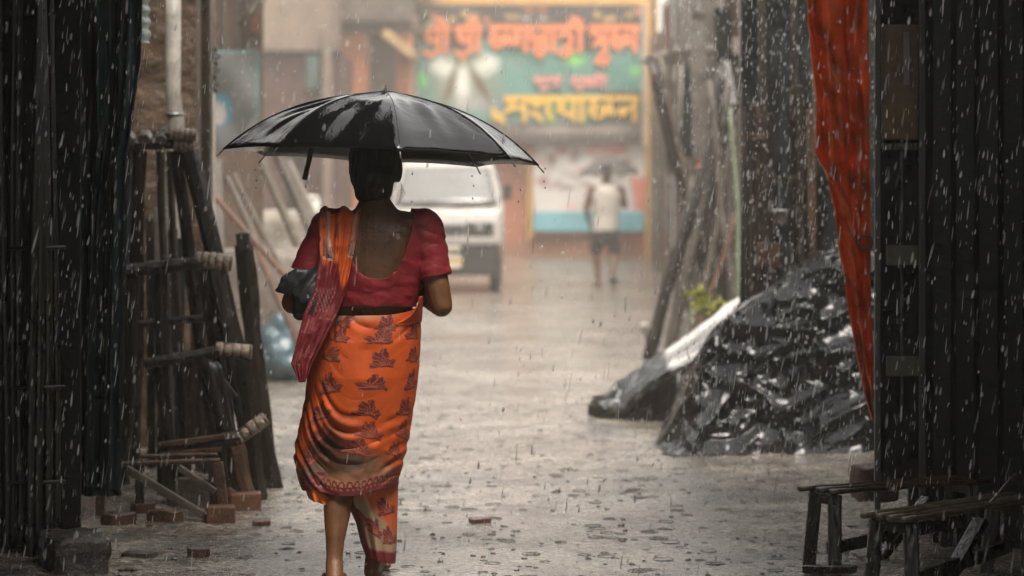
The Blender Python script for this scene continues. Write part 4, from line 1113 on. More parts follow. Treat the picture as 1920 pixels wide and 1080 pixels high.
# windscreen follows the rake
q = []
for v_ in np.linspace(0, 1, 8):
    hw = 0.66 - 0.11 * v_
    q.append([(VX + hw * u_, VY + 0.185 + 0.43 * v_ - 0.035 * (1 - u_ * u_), 1.135 + 0.49 * v_) for u_ in np.linspace(-1, 1, 14)])
ws = grid_obj('windscreen', np.array(q), GLASS, van, thick=0.01)
for s in (-1, 1):
    m_ = MB(); m_.tube([(VX + s * 0.60, VY + 0.135, 1.13), (VX + s * 0.12, VY + 0.13, 1.17)] if s < 0 else [(VX + 0.10, VY + 0.125, 1.13), (VX + 0.58, VY + 0.16, 1.19)], 0.012, 6); m_.build('wiper', RUBBER, van)
    m_ = MB(); m_.box((VX + s * 0.43, VY - 0.005, 0.82), (0.36, 0.06, 0.17)); hl = m_.build('headlight', M('headlamp surround', (0.03, 0.03, 0.03), 0.2, 0.2, 20, 0.02, 40), van, bevel=0.02)
    m_ = MB(); m_.tube([(VX + s * 0.43, VY - 0.03, 0.82), (VX + s * 0.43, VY - 0.05, 0.82)], [0.07, 0.06], 16); m_.build('lens', M('lamp glass', (0.15, 0.15, 0.14), 0.15, 0.1, 20, 0.02, 40), hl, smooth=True)
    m_ = MB(); m_.box((VX + s * 0.79, VY + 0.32, 1.30), (0.11, 0.07, 0.19)); m_.box((VX + s * 0.73, VY + 0.34, 1.22), (0.08, 0.03, 0.03)); m_.build('mirror', BLK, van, bevel=0.015)
    m_ = MB(); m_.box((VX + s * 0.70, VY + 0.01, 0.56), (0.06, 0.06, 0.05)); m_.build('indicator', M('amber lens', (0.5, 0.2, 0.05), 0.2, 0.1, 20, 0.02, 40), van, bevel=0.01)
    for yy in (0.75, 2.75):
        cw_ = (VX + s * 0.63, VY + yy - (0.35 if yy < 1 else 0), 0.27)
        m_ = MB(); m_.ring(cw_, 0.20, 0.075, axis=(1, 0, 0), n=28, m=10); w_ = m_.build('wheel', RUBBER, van, smooth=True)
        m_ = MB(); m_.tube([(cw_[0] - 0.05, cw_[1], cw_[2]), (cw_[0] + 0.05, cw_[1], cw_[2])], 0.14, 18); m_.build('rim', STEEL, w_)
    for a_, b_ in ((0.75, 1.45), (1.55, 2.95)):
        m_ = MB(); hw0, hw1 = 0.735, 0.655
        m_.add([(VX + s * (hw0 + .003), VY + a_, 1.16), (VX + s * (hw0 + .003), VY + b_, 1.16), (VX + s * (hw1 + .003), VY + b_, 1.58), (VX + s * (hw1 + .003), VY + a_ + 0.12, 1.58),
                (VX + s * (hw0 - .03), VY + a_, 1.16), (VX + s * (hw0 - .03), VY + b_, 1.16), (VX + s * (hw1 - .03), VY + b_, 1.58), (VX + s * (hw1 - .03), VY + a_ + 0.12, 1.58)],
               [(0, 1, 2, 3), (7, 6, 5, 4), (0, 4, 5, 1), (1, 5, 6, 2), (2, 6, 7, 3), (3, 7, 4, 0)]); m_.build('side_window', GLASS, van)
m_ = MB(); m_.box((VX, VY - 0.035, 0.67), (1.44, 0.11, 0.10)); m_.build('bumper', M('grey bumper', (0.36, 0.34, 0.32), 0.35, 0.1, 10, 0.05, 30), van, bevel=0.02)
m_ = MB(); m_.box((VX, VY + 0.05, 0.42), (1.38, 0.22, 0.38)); m_.build('lower_valance', BLK, van, bevel=0.03)
m_ = MB(); m_.box((VX, VY - 0.008, 0.82), (0.46, 0.05, 0.12)); gr = m_.build('grille', BLK, van, bevel=0.01)
for k in range(3):
    m_ = MB(); m_.box((VX, VY - 0.04, 0.785 + 0.035 * k), (0.44, 0.02, 0.012)); m_.build('grille_bar', STEEL, gr)
for k in range(3):
    m_ = MB(); m_.box((VX + 0.07, VY - 0.075, 0.58 - 0.115 * k), (0.24, 0.03, 0.055)); m_.build('guard_bar', M('cream bar', (0.66, 0.60, 0.48), 0.4, 0.1, 10, 0.02, 30), van, bevel=0.006)
m_ = MB(); m_.box((VX + 0.12, VY - 0.07, 0.41), (0.18, 0.02, 0.10)); m_.build('number_plate', M('yellow plate', (0.60, 0.42, 0.16), 0.4, 0.1, 10, 0.02, 30), van)
# ================================================================== people and umbrellas
SKIN = M('brown skin', (0.140, 0.062, 0.027), 0.36, 0.3, 13, 0.16, 110, rvar=0.16)
HAIR = M('black hair', (0.004, 0.0035, 0.003), 0.55, 0.3, 30, 0.5, 90, stretch=(1, 1, 0.15))


def hand(mb, wrist, direction, palm_n, curl=0.9, s=1.0):
    """palm, four unequal curled fingers and a thumb"""
    w = Vector(wrist); d = Vector(direction).normalized(); nrm = Vector(palm_n); nrm = (nrm - d * nrm.dot(d)).normalized(); side = d.cross(nrm)
    k = w + d * 0.075 * s
    mb.capsule([w, w + d * 0.04 * s, k], [0.021 * s, 0.026 * s, 0.022 * s])
    for i, ln in enumerate((0.062, 0.072, 0.068, 0.052)):
        o = (i - 1.5) * 0.0185 * s
        p0 = w + d * 0.055 * s + side * o * 0.8; p1 = k + side * o + d * 0.006
        mb.capsule([p0, p1], [0.0105 * s, 0.0095 * s], 8)
        a = 0.0; p = p1
        for j, fr in enumerate((0.45, 0.32, 0.23)):
            a += curl; dd = d * math.cos(a) + nrm * math.sin(a)
            q = p + dd * ln * fr * s; mb.capsule([p, q], [0.0092 * s, 0.0085 * s], 8); p = q
    t0 = w + d * 0.022 * s + side * -0.018 * s; t1 = t0 + (d * 0.5 - side * 0.8 + nrm * 0.5).normalized() * 0.036 * s; t2 = t1 + (d * 0.8 - side * 0.1 + nrm * 0.7).normalized() * 0.032 * s
    mb.capsule([t0, t1, t2], [0.013 * s, 0.0105 * s, 0.009 * s], 8)


def foot_shape(mb, ankle, toe_dir, s=1.0, heel_up=0.0):
    a = Vector(ankle); d = Vector(toe_dir); d.z = 0; d.normalize(); sd = Vector((d.y, -d.x, 0))
    gzv = 0.022 * s
    heel = Vector((a.x, a.y, gzv + heel_up)) - d * 0.035 * s
    ball = Vector((a.x, a.y, gzv * 0.9)) + d * 0.115 * s
    mb.capsule([a, heel], [0.030 * s, 0.030 * s]); mb.capsule([a + d * 0.01, Vector((a.x, a.y, 0.05 * s + heel_up * 0.6)) + d * 0.05 * s, ball], [0.030 * s, 0.031 * s, 0.022 * s])
    mb.capsule([heel, ball], [0.027 * s, 0.022 * s])
    for i in range(5):
        o = sd * (i - 2) * 0.016 * s; mb.capsule([ball + o, ball + o + d * (0.05 - 0.007 * i) * s - Vector((0, 0, 0.006))], [0.0125 * s, 0.0095 * s], 8)


# ------------------------------------------------------------------ the woman
WB = Vector((-0.49, 8.22, 0))
wm = thing('person', 'woman in a red blouse and orange printed sari walking away', 'person', WB)
# measured joints
SH_L, SH_R = Vector((-0.618, 8.21, 1.205)), Vector((-0.300, 8.21, 1.205))
EL_L, EL_R = Vector((-0.742, 8.19, 0.955)), Vector((-0.240, 8.185, 0.945))
WR_L, WR_R = Vector((-0.655, 8.385, 0.985)), Vector((-0.380, 8.375, 1.025))
HEAD = Vector((-0.470, 8.255, 1.415))


def torso(mb, g=0.0):
    mb.loft([((-0.495, 8.25, 0.68), .125 + g, .095 + g), ((-0.495, 8.25, 0.76), .150 + g, .100 + g), ((-0.492, 8.24, 0.83), .148 + g, .098 + g), ((-0.480, 8.225, 0.90), .136 + g, .098 + g),
             ((-0.474, 8.215, 0.95), .140 + g, .102 + g), ((-0.468, 8.21, 1.02), .150 + g, .106 + g), ((-0.463, 8.21, 1.09), .163 + g, .108 + g), ((-0.460, 8.21, 1.16), .170 + g, .102 + g),
             ((-0.460, 8.21, 1.21), .158 + g, .088 + g), ((-0.461, 8.21, 1.245), .115 + g, .072 + g), ((-0.462, 8.212, 1.272), .072 + g, .060 + g), ((-0.465, 8.216, 1.30), .055 + g, .055 + g)], 32)
    for x in (-0.535, -0.392): mb.ball((x, 8.295, 1.10), (0.07 + g, 0.055 + g, 0.07 + g))      # bust
    for x in (-0.528, -0.395): mb.ball((x, 8.142, 1.135), (0.050 + g, 0.034 + g, 0.072 + g))        # shoulder blades
    for x, S in ((-0.40, SH_R), (-0.525, SH_L)): mb.capsule([(x, 8.212, 1.222), S], [0.048 + g, 0.052 + g])


def upper_arm(mb, S, E, g=0.0): mb.capsule([S, S.lerp(E, 0.5), E], [0.056 + g, 0.048 + g, 0.040 + g], 14)


mb = MB(); torso(mb)
mb.capsule([(-0.463, 8.212, 1.25), (-0.468, 8.235, 1.36)], [0.054, 0.050])
mb.ball(HEAD, (0.074, 0.092, 0.108), 18, 14)
mb.ball(HEAD + Vector((0, 0.03, -0.062)), (0.052, 0.058, 0.05)); mb.capsule([HEAD + Vector((0, 0.088, 0.012)), HEAD + Vector((0, 0.106, -0.022))], [0.010, 0.014], 8)
for s in (-1, 1):
    mb.ball(HEAD + Vector((s * 0.077, -0.004, -0.008)), (0.011, 0.020, 0.032)); mb.ball(HEAD + Vector((s * 0.032, 0.078, 0.0)), (0.017, 0.013, 0.012))
mb.capsule([HEAD + Vector((-0.02, 0.086, -0.052)), HEAD + Vector((0.02, 0.086, -0.052))], 0.009, 8)
for S, E, Wr in ((SH_L, EL_L, WR_L), (SH_R, EL_R, WR_R)):
    upper_arm(mb, S, E); mb.capsule([E, E.lerp(Wr, 0.35), Wr], [0.039, 0.038, 0.024], 12)
hand(mb, WR_R, (-0.5, 0.25, 0.45), (-0.3, -0.9, 0.2), 1.0)
hand(mb, WR_L, (0.75, 0.45, 0.1), (0.3, -0.9, -0.2), 0.6)
# legs: the left one carries, the right one is a stride ahead
AN_L, AN_R = Vector((-0.598, 8.14, 0.085)), Vector((-0.478, 8.36, 0.075))
mb.capsule([(-0.565, 8.22, 0.74), (-0.585, 8.25, 0.42), (-0.588, 8.20, 0.31), (-0.592, 8.18, 0.24), (-0.597, 8.155, 0.15), AN_L], [0.088, 0.056, 0.051, 0.046, 0.032, 0.027], 14)
mb.capsule([(-0.425, 8.23, 0.74), (-0.445, 8.35, 0.42), (-0.455, 8.34, 0.31), (-0.462, 8.335, 0.24), (-0.472, 8.345, 0.15), AN_R], [0.088, 0.056, 0.051, 0.046, 0.032, 0.027], 14)
foot_shape(mb, AN_L, (-0.08, 1, 0), 1.0, 0.004); foot_shape(mb, AN_R, (0.1, 1, 0), 1.0)
link_mesh('body', fused(mb, 0.0055, 5), SKIN, wm)

# hair: cap gathered into a low knot, strands at the nape
mb = MB()
mb.ball(HEAD + Vector((0, -0.012, 0.020)), (0.088, 0.098, 0.105), 20, 14); mb.ball(HEAD + Vector((0.0, -0.055, -0.03)), (0.074, 0.055, 0.07), 16, 12)
mb.ball(HEAD + Vector((0.004, -0.080, -0.040)), (0.062, 0.042, 0.055)); mb.capsule([HEAD + Vector((-0.004, -0.035, -0.02)), HEAD + Vector((-0.002, -0.040, -0.075)), HEAD + Vector((0, -0.050, -0.110))], [0.080, 0.066, 0.034], 16)
mb.ball(HEAD + Vector((0.080, -0.012, -0.012)), (0.018, 0.032, 0.045))
me = fused(mb, 0.006, 4)
for v_ in me.vertices:
    p = v_.co; v_.co = p + v_.normal * (0.004 * noise.noise(Vector((p.x * 60, p.y * 60, p.z * 14))))
    if v_.co.y > HEAD.y + 0.055 and v_.co.z < HEAD.z + 0.06: v_.co.y = HEAD.y + 0.055          # leave the face free
hr = link_mesh('hair', me, HAIR, wm)
for k in range(7):
    a = HEAD + Vector((0.07, -0.02 - 0.006 * k, -0.04 - 0.006 * k))
    m_ = MB(); m_.tube([a, a + Vector((0.022 + 0.003 * k, -0.01, -0.012)), a + Vector((0.026 - 0.002 * k, -0.012, -0.035 - 0.003 * k)), a + Vector((0.006, -0.01, -0.05))], 0.0007, 4); m_.build('strand', HAIR, hr)

# blouse: follows the body, low round back, short sleeves
mb = MB(); torso(mb, 0.007); upper_arm(mb, SH_L, EL_L, 0.008); upper_arm(mb, SH_R, EL_R, 0.008)
me = fused(mb, 0.0055, 6)
BLW = -0.462


def blouse_region(p):
    g = p.z - (0.936 + 0.012 * math.cos((p.x - BLW) * 9))                                          # lower edge
    for S, E in ((SH_L, EL_L), (SH_R, EL_R)):
        d = (E - S); L_ = d.length; d = d / L_
        if (S - Vector((BLW, S.y, S.z))).x * (p.x - BLW) > 0 and abs(p.x - BLW) > 0.158 or (p - (S + d * d.dot(p - S))).length < 0.062 and d.dot(p - S) > 0.04:
            if (p.x - BLW) * (S.x - BLW) > 0:
                r_ = (p - (S + d * d.dot(p - S))).length
                if d.dot(p - S) > 0.05 and r_ < 0.085: return L_ * 0.63 - d.dot(p - S)
    if p.y < 8.215:                                                                              # scooped back
        t = abs(p.x - BLW - 0.008); g = min(g, 1.038 + 0.215 * (t / 0.124) ** 3.2 - p.z)
    else:
        t = abs(p.x - BLW); g = min(g, 1.13 + 0.13 * (t / 0.115) ** 3 - p.z)
    return g


me = cut(me, blouse_region)
BLOUSE = M('dark red cotton', (0.235, 0.011, 0.018), 0.65, 0.2, 14, 0.12, 60)
for v_ in me.vertices:
    p = v_.co; v_.co = p + v_.normal * (0.005 * noise.noise(Vector((p.x * 14 + p.z * 12, p.y * 14, p.z * 36))) + 0.003 * (1 - abs(noise.noise(Vector((p.x * 30, p.y * 20, p.z * 55))))) + 0.0005)
bl_ = link_mesh('blouse', me, BLOUSE, wm)
sd = bl_.modifiers.new('thickness', 'SOLIDIFY'); sd.thickness = 0.003; sd.offset = 1

# ---- sari print colours and the painted fold shade
ORANGE, CREAM, MAROON, FOLD_SHADE = np.array((0.56, 0.082, 0.007)), np.array((0.50, 0.33, 0.20)), np.array((0.115, 0.010, 0.013)), np.array((0.045, 0.026, 0.012))
LINE = np.array((0.55, 0.17, 0.08))


def motif(a, b):
    """leafy spray, unit size: a fan of pointed leaves over a curved base; returns (ink, inner line)"""
    ink = np.zeros_like(a); line = np.zeros_like(a)
    for ang, L_, w in ((-1.3, .50, .16), (-.8, .52, .17), (-.35, .78, .20), (.12, .88, .20), (.55, .56, .17), (.95, .44, .18), (1.35, .72, .13)):
        ca, sa = math.cos(ang), math.sin(ang); u = a * sa + (b + .30) * ca; v_ = a * ca - (b + .30) * sa
        wd = w * np.sin(np.clip(u / L_, 0, 1) * PI) ** 0.6 * (1 + .25 * np.sin(u * 26))
        m_ = (np.abs(v_) < wd) & (u > 0) & (u < L_); ink = np.maximum(ink, m_); line = np.maximum(line, m_ & (np.abs(v_ - 0.5 * wd * np.sin(u * 7)) < .022))
    base = (np.abs(b + .33 + .10 * a) < .11) & (np.abs(a) < .55); ink = np.maximum(ink, base); line = np.maximum(line, base & (np.abs(b + .30 + .1 * a - .04 * np.sin(a * 9)) < .022))
    return ink.astype(float), line.astype(float)


def print_spray(c, A, B, ca, cb, w, h, rot=0.0, strength=0.95):
    da, db = (A - ca), (B - cb); cr, sr = math.cos(rot), math.sin(rot)
    i, l = motif((da * cr + db * sr) / w, (-da * sr + db * cr) / h)
    c = over(c, (i * strength)[..., None], MAROON); return over(c, (l * 0.55)[..., None], LINE)


# ---- skirt of the sari
zt, zb = 0.915, 0.310
ytab = [584, 600, 620, 660, 700, 740, 780, 820, 860, 885, 905, 925]
ltab = [626, 614, 600, 582, 574, 570, 562, 553, 549, 551, 556, 562]
rtab = [788, 790, 791, 789, 786, 781, 774, 768, 759, 752, 747, 744]
nu, nv = 420, 340
TH, S_ = np.meshgrid(np.linspace(0, 2 * PI, nu, endpoint=False), np.linspace(0, 1, nv))
cx_s = np.cos(TH)
ztop = zt + 0.020 * np.clip(cx_s, 0, 1) ** 2 - 0.004 * np.clip(-cx_s, 0, 1)
zhem = zb + 0.010 * np.clip(-cx_s - 0.15, 0, 1) + 0.030 * np.clip(cx_s - 0.3, 0, 1) + 0.004 * np.sin(TH * 5)
Z = ztop + (zhem - ztop) * S_
yp = HY + (CZ - Z) * F / 8.22
Lx = (np.interp(yp, ytab, ltab) - CX) * 8.22 / F; Rx = (np.interp(yp, ytab, rtab) - CX) * 8.22 / F
hx, mx_ = (Rx - Lx) / 2, (Rx + Lx) / 2
fr = np.clip((0.915 - Z) / 0.6, 0, 1)
ry = np.interp(fr, [0, .15, .35, .6, 1], [.122, .146, .156, .148, .155])
cyv = 8.228 + 0.055 * fr
sg = np.sign(cx_s) * np.abs(cx_s) ** 0.9
amp = 0.0012 + 0.0098 * np.exp(-((Z - 0.46) / 0.13) ** 2) + 0.003 * np.exp(-((Z - 0.88) / 0.03) ** 2)
swag = Z - 0.135 * (cx_s - 0.25) ** 2 + 0.012 * np.sin(TH * 3 + 1) + 0.010 * vnoise(cx_s, Z * 3, np.sin(TH), 1.4, 2, 4)
ph = swag * 2 * PI / 0.058
wr = (np.abs(np.sin(ph * 0.5 + 0.7 * np.sin(TH * 2))) ** 0.8 - 0.55) * 1.7 + 0.35 * np.sin(ph * 1.37 + 2)
wr = wr * np.clip(0.45 + 0.9 * vnoise(cx_s * 1.8, Z * 5, np.sin(TH), 1.2, 2, 9), 0.05, 1.5)
d = amp * wr + 0.004 * vnoise(cx_s * 2, Z * 5, np.sin(TH) * 2, 1.5, 3, 2) * fr
# the cloth falls in behind the left knee
d = d - 0.042 * np.exp(-((cx_s + 0.42) / 0.26) ** 2) * np.exp(-((Z - 0.44) / 0.09) ** 2) * (np.sin(TH) < 0)
d = d - 0.010 * np.exp(-((cx_s - 0.05) / 0.12) ** 2) * np.clip(1 - np.abs(Z - 0.8) / 0.1, 0, 1) * (np.sin(TH) < 0)
Q = np.stack([mx_ + (hx - 0.004) * sg + d * cx_s * 0.5, cyv + (ry + d) * np.sin(TH), Z], -1)
arc = np.where(np.sin(TH) < 0, np.arcsin(np.clip(cx_s, -1, 1)) * 0.165, (PI - np.arcsin(np.clip(cx_s, -1, 1))) * 0.165)
hz = Z - 0.5 * (swag - Z) * np.clip((0.72 - Z) / 0.2, 0, 1)
c = np.zeros(Z.shape + (3,)); c[:] = ORANGE
c = c * (1 + 0.12 * vnoise(arc * 8, Z * 8, 0, 1, 3, 6))[..., None]
pale = np.clip((Z - (0.888 + 0.10 * (arc + 0.05))) / 0.03, 0, 1) * np.clip((0.10 - arc) / 0.08, 0, 1)
c = over(c, pale[..., None] * 0.8, (0.60, 0.34, 0.22))
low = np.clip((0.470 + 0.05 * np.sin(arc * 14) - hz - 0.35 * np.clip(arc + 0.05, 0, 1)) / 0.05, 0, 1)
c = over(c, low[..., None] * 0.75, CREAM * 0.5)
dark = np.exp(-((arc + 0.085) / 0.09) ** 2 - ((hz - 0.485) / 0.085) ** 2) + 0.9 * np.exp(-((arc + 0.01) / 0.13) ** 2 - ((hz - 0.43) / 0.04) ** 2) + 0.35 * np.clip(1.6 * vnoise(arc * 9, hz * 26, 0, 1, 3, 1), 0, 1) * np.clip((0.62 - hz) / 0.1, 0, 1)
c = over(c, np.clip(dark * 1.25 - 0.15, 0, 0.93)[..., None], FOLD_SHADE)  # shade of the lower left folds, painted into the cloth colour
mwa, mwb = arc + 0.004 * vnoise(arc * 30, Z * 30, 0, 1, 2, 3), hz + 0.004 * vnoise(arc * 30, Z * 30, 4, 1, 2, 5)
rows = [(0.903, 0.0), (0.855, 0.0), (0.782, 0.006), (0.695, 0.012), (0.615, 0.0), (0.545, 0.02), (0.48, 0.0)]
for ri, (rz_, sh) in enumerate(rows):
    for k in range(-1, 4):
        ca = -0.088 + 0.132 * k - 0.10 * max(0, 0.855 - rz_) * (1 if k < 1 else 0.6) + sh
        jx = math.sin(ri * 12.9 + k * 78.2) * 43.7; jx -= math.floor(jx); jy = math.sin(ri * 39.3 + k * 11.1) * 57.1; jy -= math.floor(jy)
        c = print_spray(c, mwa, mwb, ca + 0.014 * (jx - .5), rz_ - (0.012 if k % 2 else 0) + 0.012 * (jy - .5), (0.072 + 0.014 * (jy - .5)) * (1 if jx > .3 else -1), 0.058 + 0.012 * (jx - .5), 0.35 * (jx - .5), 0.95 if rz_ > 0.6 else 0.85)
# border: scallops over a maroon band along the hem
hb = Z - zhem
c = over(c, (hb < 0.030).astype(float)[..., None], MAROON)
sc_ = ((np.mod(arc, 0.021) - 0.0105) / 0.0095) ** 2 + ((hb - 0.033) / 0.017) ** 2
c = over(c, ((sc_ < 1) & (sc_ > 0.28)).astype(float)[..., None], MAROON)
c = over(c, ((np.abs(hb - 0.021) < 0.0035) & (np.sin(arc * 420) > 0)).astype(float)[..., None] * 0.6, LINE * 0.8)
SARI = M('printed cotton', (0.5, 0.1, 0.02), 0.65, 0.12, 22, 0.07, 60, attr=True)
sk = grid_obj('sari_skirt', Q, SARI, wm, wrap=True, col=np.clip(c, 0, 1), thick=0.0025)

# ---- underskirt showing below the hem on the left, and the fold hanging over the right calf
def tube_cloth(name, ytab_, ltab_, rtab_, Yc, ryv, paintf, mat, seed, wob=0.004, nu=160, nv=90, bot=None):
    TH, S_ = np.meshgrid(np.linspace(0, 2 * PI, nu, endpoint=False), np.linspace(0, 1, nv))
    y0 = ytab_[0]; y1 = ytab_[-1] + (bot(np.cos(TH)) if bot is not None else 0)
    yp = y0 + (y1 - y0) * S_; tt_ = ytab_[0] + (ytab_[-1] - ytab_[0]) * S_
    L_ = np.interp(tt_, ytab_, ltab_); R_ = np.interp(tt_, ytab_, rtab_)
    X = ((L_ + R_) / 2 - CX) * Yc / F + (R_ - L_) / 2 * Yc / F * np.cos(TH)
    dd = wob * (np.sin(TH * 7 + 3 * S_ + seed) + 0.7 * np.sin(TH * 12 - 5 * S_))
    q = np.stack([X, Yc + (ryv(S_) + dd * S_) * np.sin(TH), CZ - (yp - HY) * Yc / F], -1)
    return grid_obj(name, q, mat, wm, wrap=True, col=np.clip(paintf(TH, S_, np.cos(TH)), 0, 1), thick=0.0025)


def paint_under(TH, S, C):
    c = np.zeros(S.shape + (3,)); c[:] = (0.60, 0.125, 0.012)
    m_ = np.clip((C + 0.15 + 0.4 * (1 - S)) / 0.1, 0, 1) * np.clip((0.72 - S + 0.1 * C) / 0.06, 0, 1); return over(c, m_[..., None], (0.13, 0.010, 0.022))


tube_cloth('underskirt', [880, 905, 930, 942], [572, 573, 575, 579], [640, 640, 640, 637], 8.235, lambda s: 0.075 + 0 * s, paint_under, SARI, 1, 0.007, bot=lambda c_: 8 * c_ - 2)


def paint_fold(TH, S, C):
    c = np.zeros(S.shape + (3,)); c[:] = CREAM * 0.62
    t = np.clip((0.42 - S + 0.35 * C) / 0.1, 0, 1); c = over(c, (t * 0.85)[..., None], ORANGE * 0.9)
    A, B = C * 0.09, (1 - S) * 0.30
    st = np.clip(1 - np.abs(C + 0.25 - 0.7 * (S - 0.1)) / 0.07, 0, 1) * (S < 0.6); c = over(c, (st * 0.7)[..., None], (0.52, 0.38, 0.26))
    for a_, b_, r_ in ((0.045, 0.185, 0.3), (-0.03, 0.27, 0.1), (0.0, 0.115, -0.3), (0.055, 0.09, 0.2), (-0.045, 0.14, 0.4)): c = print_spray(c, A, B, a_, b_, 0.055, 0.062, r_)
    c = over(c, np.clip((S - 0.86) / 0.03, 0, 1)[..., None], MAROON * 1.2)
    c = over(c, (np.clip((-C - 0.70 + 0.3 * S) / 0.08, 0, 1) * 0.9)[..., None], MAROON)
    return c


tube_cloth('sari_fold', [880, 915, 945, 985, 1020, 1046], [636, 640, 651, 668, 676, 684], [748, 746, 745, 744, 743, 741], 8.30, lambda s: 0.11 - 0.035 * s, paint_fold, SARI, 4, 0.006, bot=lambda c_: 9 * c_)

# ---- end of the sari over the left shoulder and down the back
vy = [380, 393, 440, 487, 547, 587, 647, 680, 712]
lx_ = [612, 597, 599, 602, 591, 572, 557, 549, 563]
rx_ = [672, 676, 671, 662, 650, 634, 604, 588, 576]
nv, nu = 300, 110
S_, U = np.meshgrid(np.linspace(0, 1, nv), np.linspace(0, 1, nu), indexing='ij')
# first eighth of the strip comes over from the front
fr_ = np.clip(S_ / 0.12, 0, 1); bk = np.clip((S_ - 0.12) / 0.88, 0, 1)
ypix = np.where(S_ < 0.12, 392 + 60 * (1 - fr_) ** 2, 392 + bk * 322)
Lp, Rp = np.interp(ypix, vy, lx_), np.interp(ypix, vy, rx_)
front = S_ < 0.12
Xp = Lp + (Rp - Lp) * U
Yb = np.interp(ypix, [380, 392, 402, 420, 460, 520, 580, 640, 712], [8.20, 8.185, 8.145, 8.118, 8.092, 8.088, 8.085, 8.070, 8.066])
Yv = np.where(front, 8.20 + 0.13 * (1 - fr_) ** 0.8, Yb)
Yv = Yv + np.where(front, 0, 0.028 * np.clip((0.45 - U) / 0.45, 0, 1) * np.clip((520 - ypix) / 100, 0, 1))
pl = 0.0045 * np.sin(U * 2 * PI * 4.2 + 0.8 * np.sin(S_ * 6)) + 0.0012 * np.sin(U * 2 * PI * 9 + 4 * S_) + 0.005 * vnoise(U * 2, S_ * 6, 0, 1.2, 3, 3)
Zp = CZ - (ypix - HY) * 8.13 / F + 0.010 * np.sin(U * 2 * PI * 2.2) * np.clip(1 - np.abs(S_ - 0.12) / 0.06, 0, 1)
q = np.stack([(Xp - CX) * 8.13 / F, Yv - pl * np.where(front, -1, 1), Zp], -1)
c = np.zeros(S_.shape + (3,)); c[:] = (0.66, 0.11, 0.012)
for u0, w_ in ((0.22, 0.055), (0.90, 0.06)): c = over(c, (np.clip((w_ - np.abs(U - u0)) / 0.02, 0, 1) * (ypix < 470))[..., None] * 0.9, (0.62, 0.45, 0.36))
tick = (vnoise(U * 16, ypix * 0.05, 0, 1.0, 2, 8) > 0.25) & (np.abs(np.mod(U * 2.6 + 0.35, 1) - 0.5) < 0.22) & (ypix < 480); c = over(c, tick[..., None] * 0.9, MAROON * 1.3)
red = np.clip((ypix - 468 - 40 * (U > 0.35) - 24 * np.sin(U * 9)) / 12, 0, 1); c = over(c, red[..., None], (0.165, 0.012, 0.018))
for u0, y0, w_, h_ in ((0.25, 470, 0.30, 40), (0.93, 468, 0.22, 34)):
    i, l = motif((U - u0) / w_, -(ypix - y0) / h_); c = over(c, (i * 0.85)[..., None], (0.60, 0.40, 0.33)); c = over(c, l[..., None], MAROON)
dots = (np.sin(U * 70) * np.sin(ypix * 0.75 + U * 8) > 0.35) & (np.abs(ypix - 562) < 22) & (np.abs(U - 0.35) < 0.32); c = over(c, dots[..., None] * 0.7, (0.5, 0.28, 0.26))
for u0, y0 in ((0.3, 610), (0.75, 585), (0.6, 655), (0.25, 668)):
    i, l = motif((U - u0) / 0.42, -(ypix - y0) / 30); c = over(c, ((i - l) * 0.5)[..., None], (0.42, 0.14, 0.12))
grid_obj('sari_end', q, SARI, wm, col=np.clip(c, 0, 1), thick=0.0025)

# waist tuck rising to the right under the arm
tk_ = []
for s in np.linspace(0, 1, 40):
    y_ = 604 - 50 * s ** 1.3; xr = 790 + 3 * s
    tk_.append([[(xr - (40 * (1 - s) ** 2 + 5) * (1 - u_) - CX) * 8.2 / F, 8.112 + 0.004 * math.sin(6 * u_) + 0.10 * u_ ** 2, CZ - (y_ - HY) * 8.2 / F] for u_ in np.linspace(0, 1, 14)])
tk_ = np.array(tk_); c = np.zeros(tk_.shape); c[:] = ORANGE
grid_obj('sari_tuck', tk_, SARI, wm, col=c, thick=0.0025)

# ---- cloth bag under the left arm
bagm = M('black printed cloth', (0.02, 0.022, 0.024), 0.5, 0.3, 10, 0.3, 40, attr=True)
mb = MB()
mb.ball((-0.690, 8.150, 0.985), (0.050, 0.055, 0.095), rot=Matrix.Rotation(0.35, 3, 'Y')); mb.ball((-0.660, 8.13, 0.94), (0.045, 0.05, 0.10))
mb.capsule([(-0.775, 8.140, 1.010), (-0.742, 8.145, 1.028), (-0.690, 8.15, 1.045), (-0.650, 8.15, 1.07)], [0.010, 0.026, 0.030, 0.024]); mb.capsule([(-0.765, 8.142, 1.032), (-0.72, 8.14, 1.052), (-0.66, 8.15, 1.06)], [0.012, 0.022, 0.02])
mb.capsule([(-0.790, 8.142, 0.998), (-0.735, 8.15, 1.005)], [0.006, 0.022]); mb.ball((-0.66, 8.24, 0.99), (0.05, 0.10, 0.10))
me = fused(mb, 0.005, 3); n_ = len(me.vertices); co = np.zeros(n_ * 3, np.float32); me.vertices.foreach_get('co', co); co = co.reshape(-1, 3)
nm = np.array([v_.normal[:] for v_ in me.vertices])
co2 = co + nm * (0.006 * (1 - np.abs(vnoise(co[:, 0], co[:, 1], co[:, 2], 9, 2, 4)) * 2.0))[:, None]
me.vertices.foreach_set('co', co2.astype(np.float32).ravel())
f = np.zeros((n_, 4), np.float32); f[:] = (0.018, 0.021, 0.024, 1)
sp = (vnoise(co[:, 0], co[:, 1], co[:, 2], 22, 2, 1) > 0.62) & (co[:, 0] > -0.72) & (co[:, 2] < 1.02); f[sp, :3] = (0.30, 0.31, 0.32)
a = me.color_attributes.new('Col', 'FLOAT_COLOR', 'POINT'); a.data.foreach_set('color', f.ravel())
o = link_mesh('cloth_bag', me, bagm, None, (-0.70, 8.16, 0.95)); tag(o, 'black cloth bag with white specks under the woman\'s left arm', 'bag')


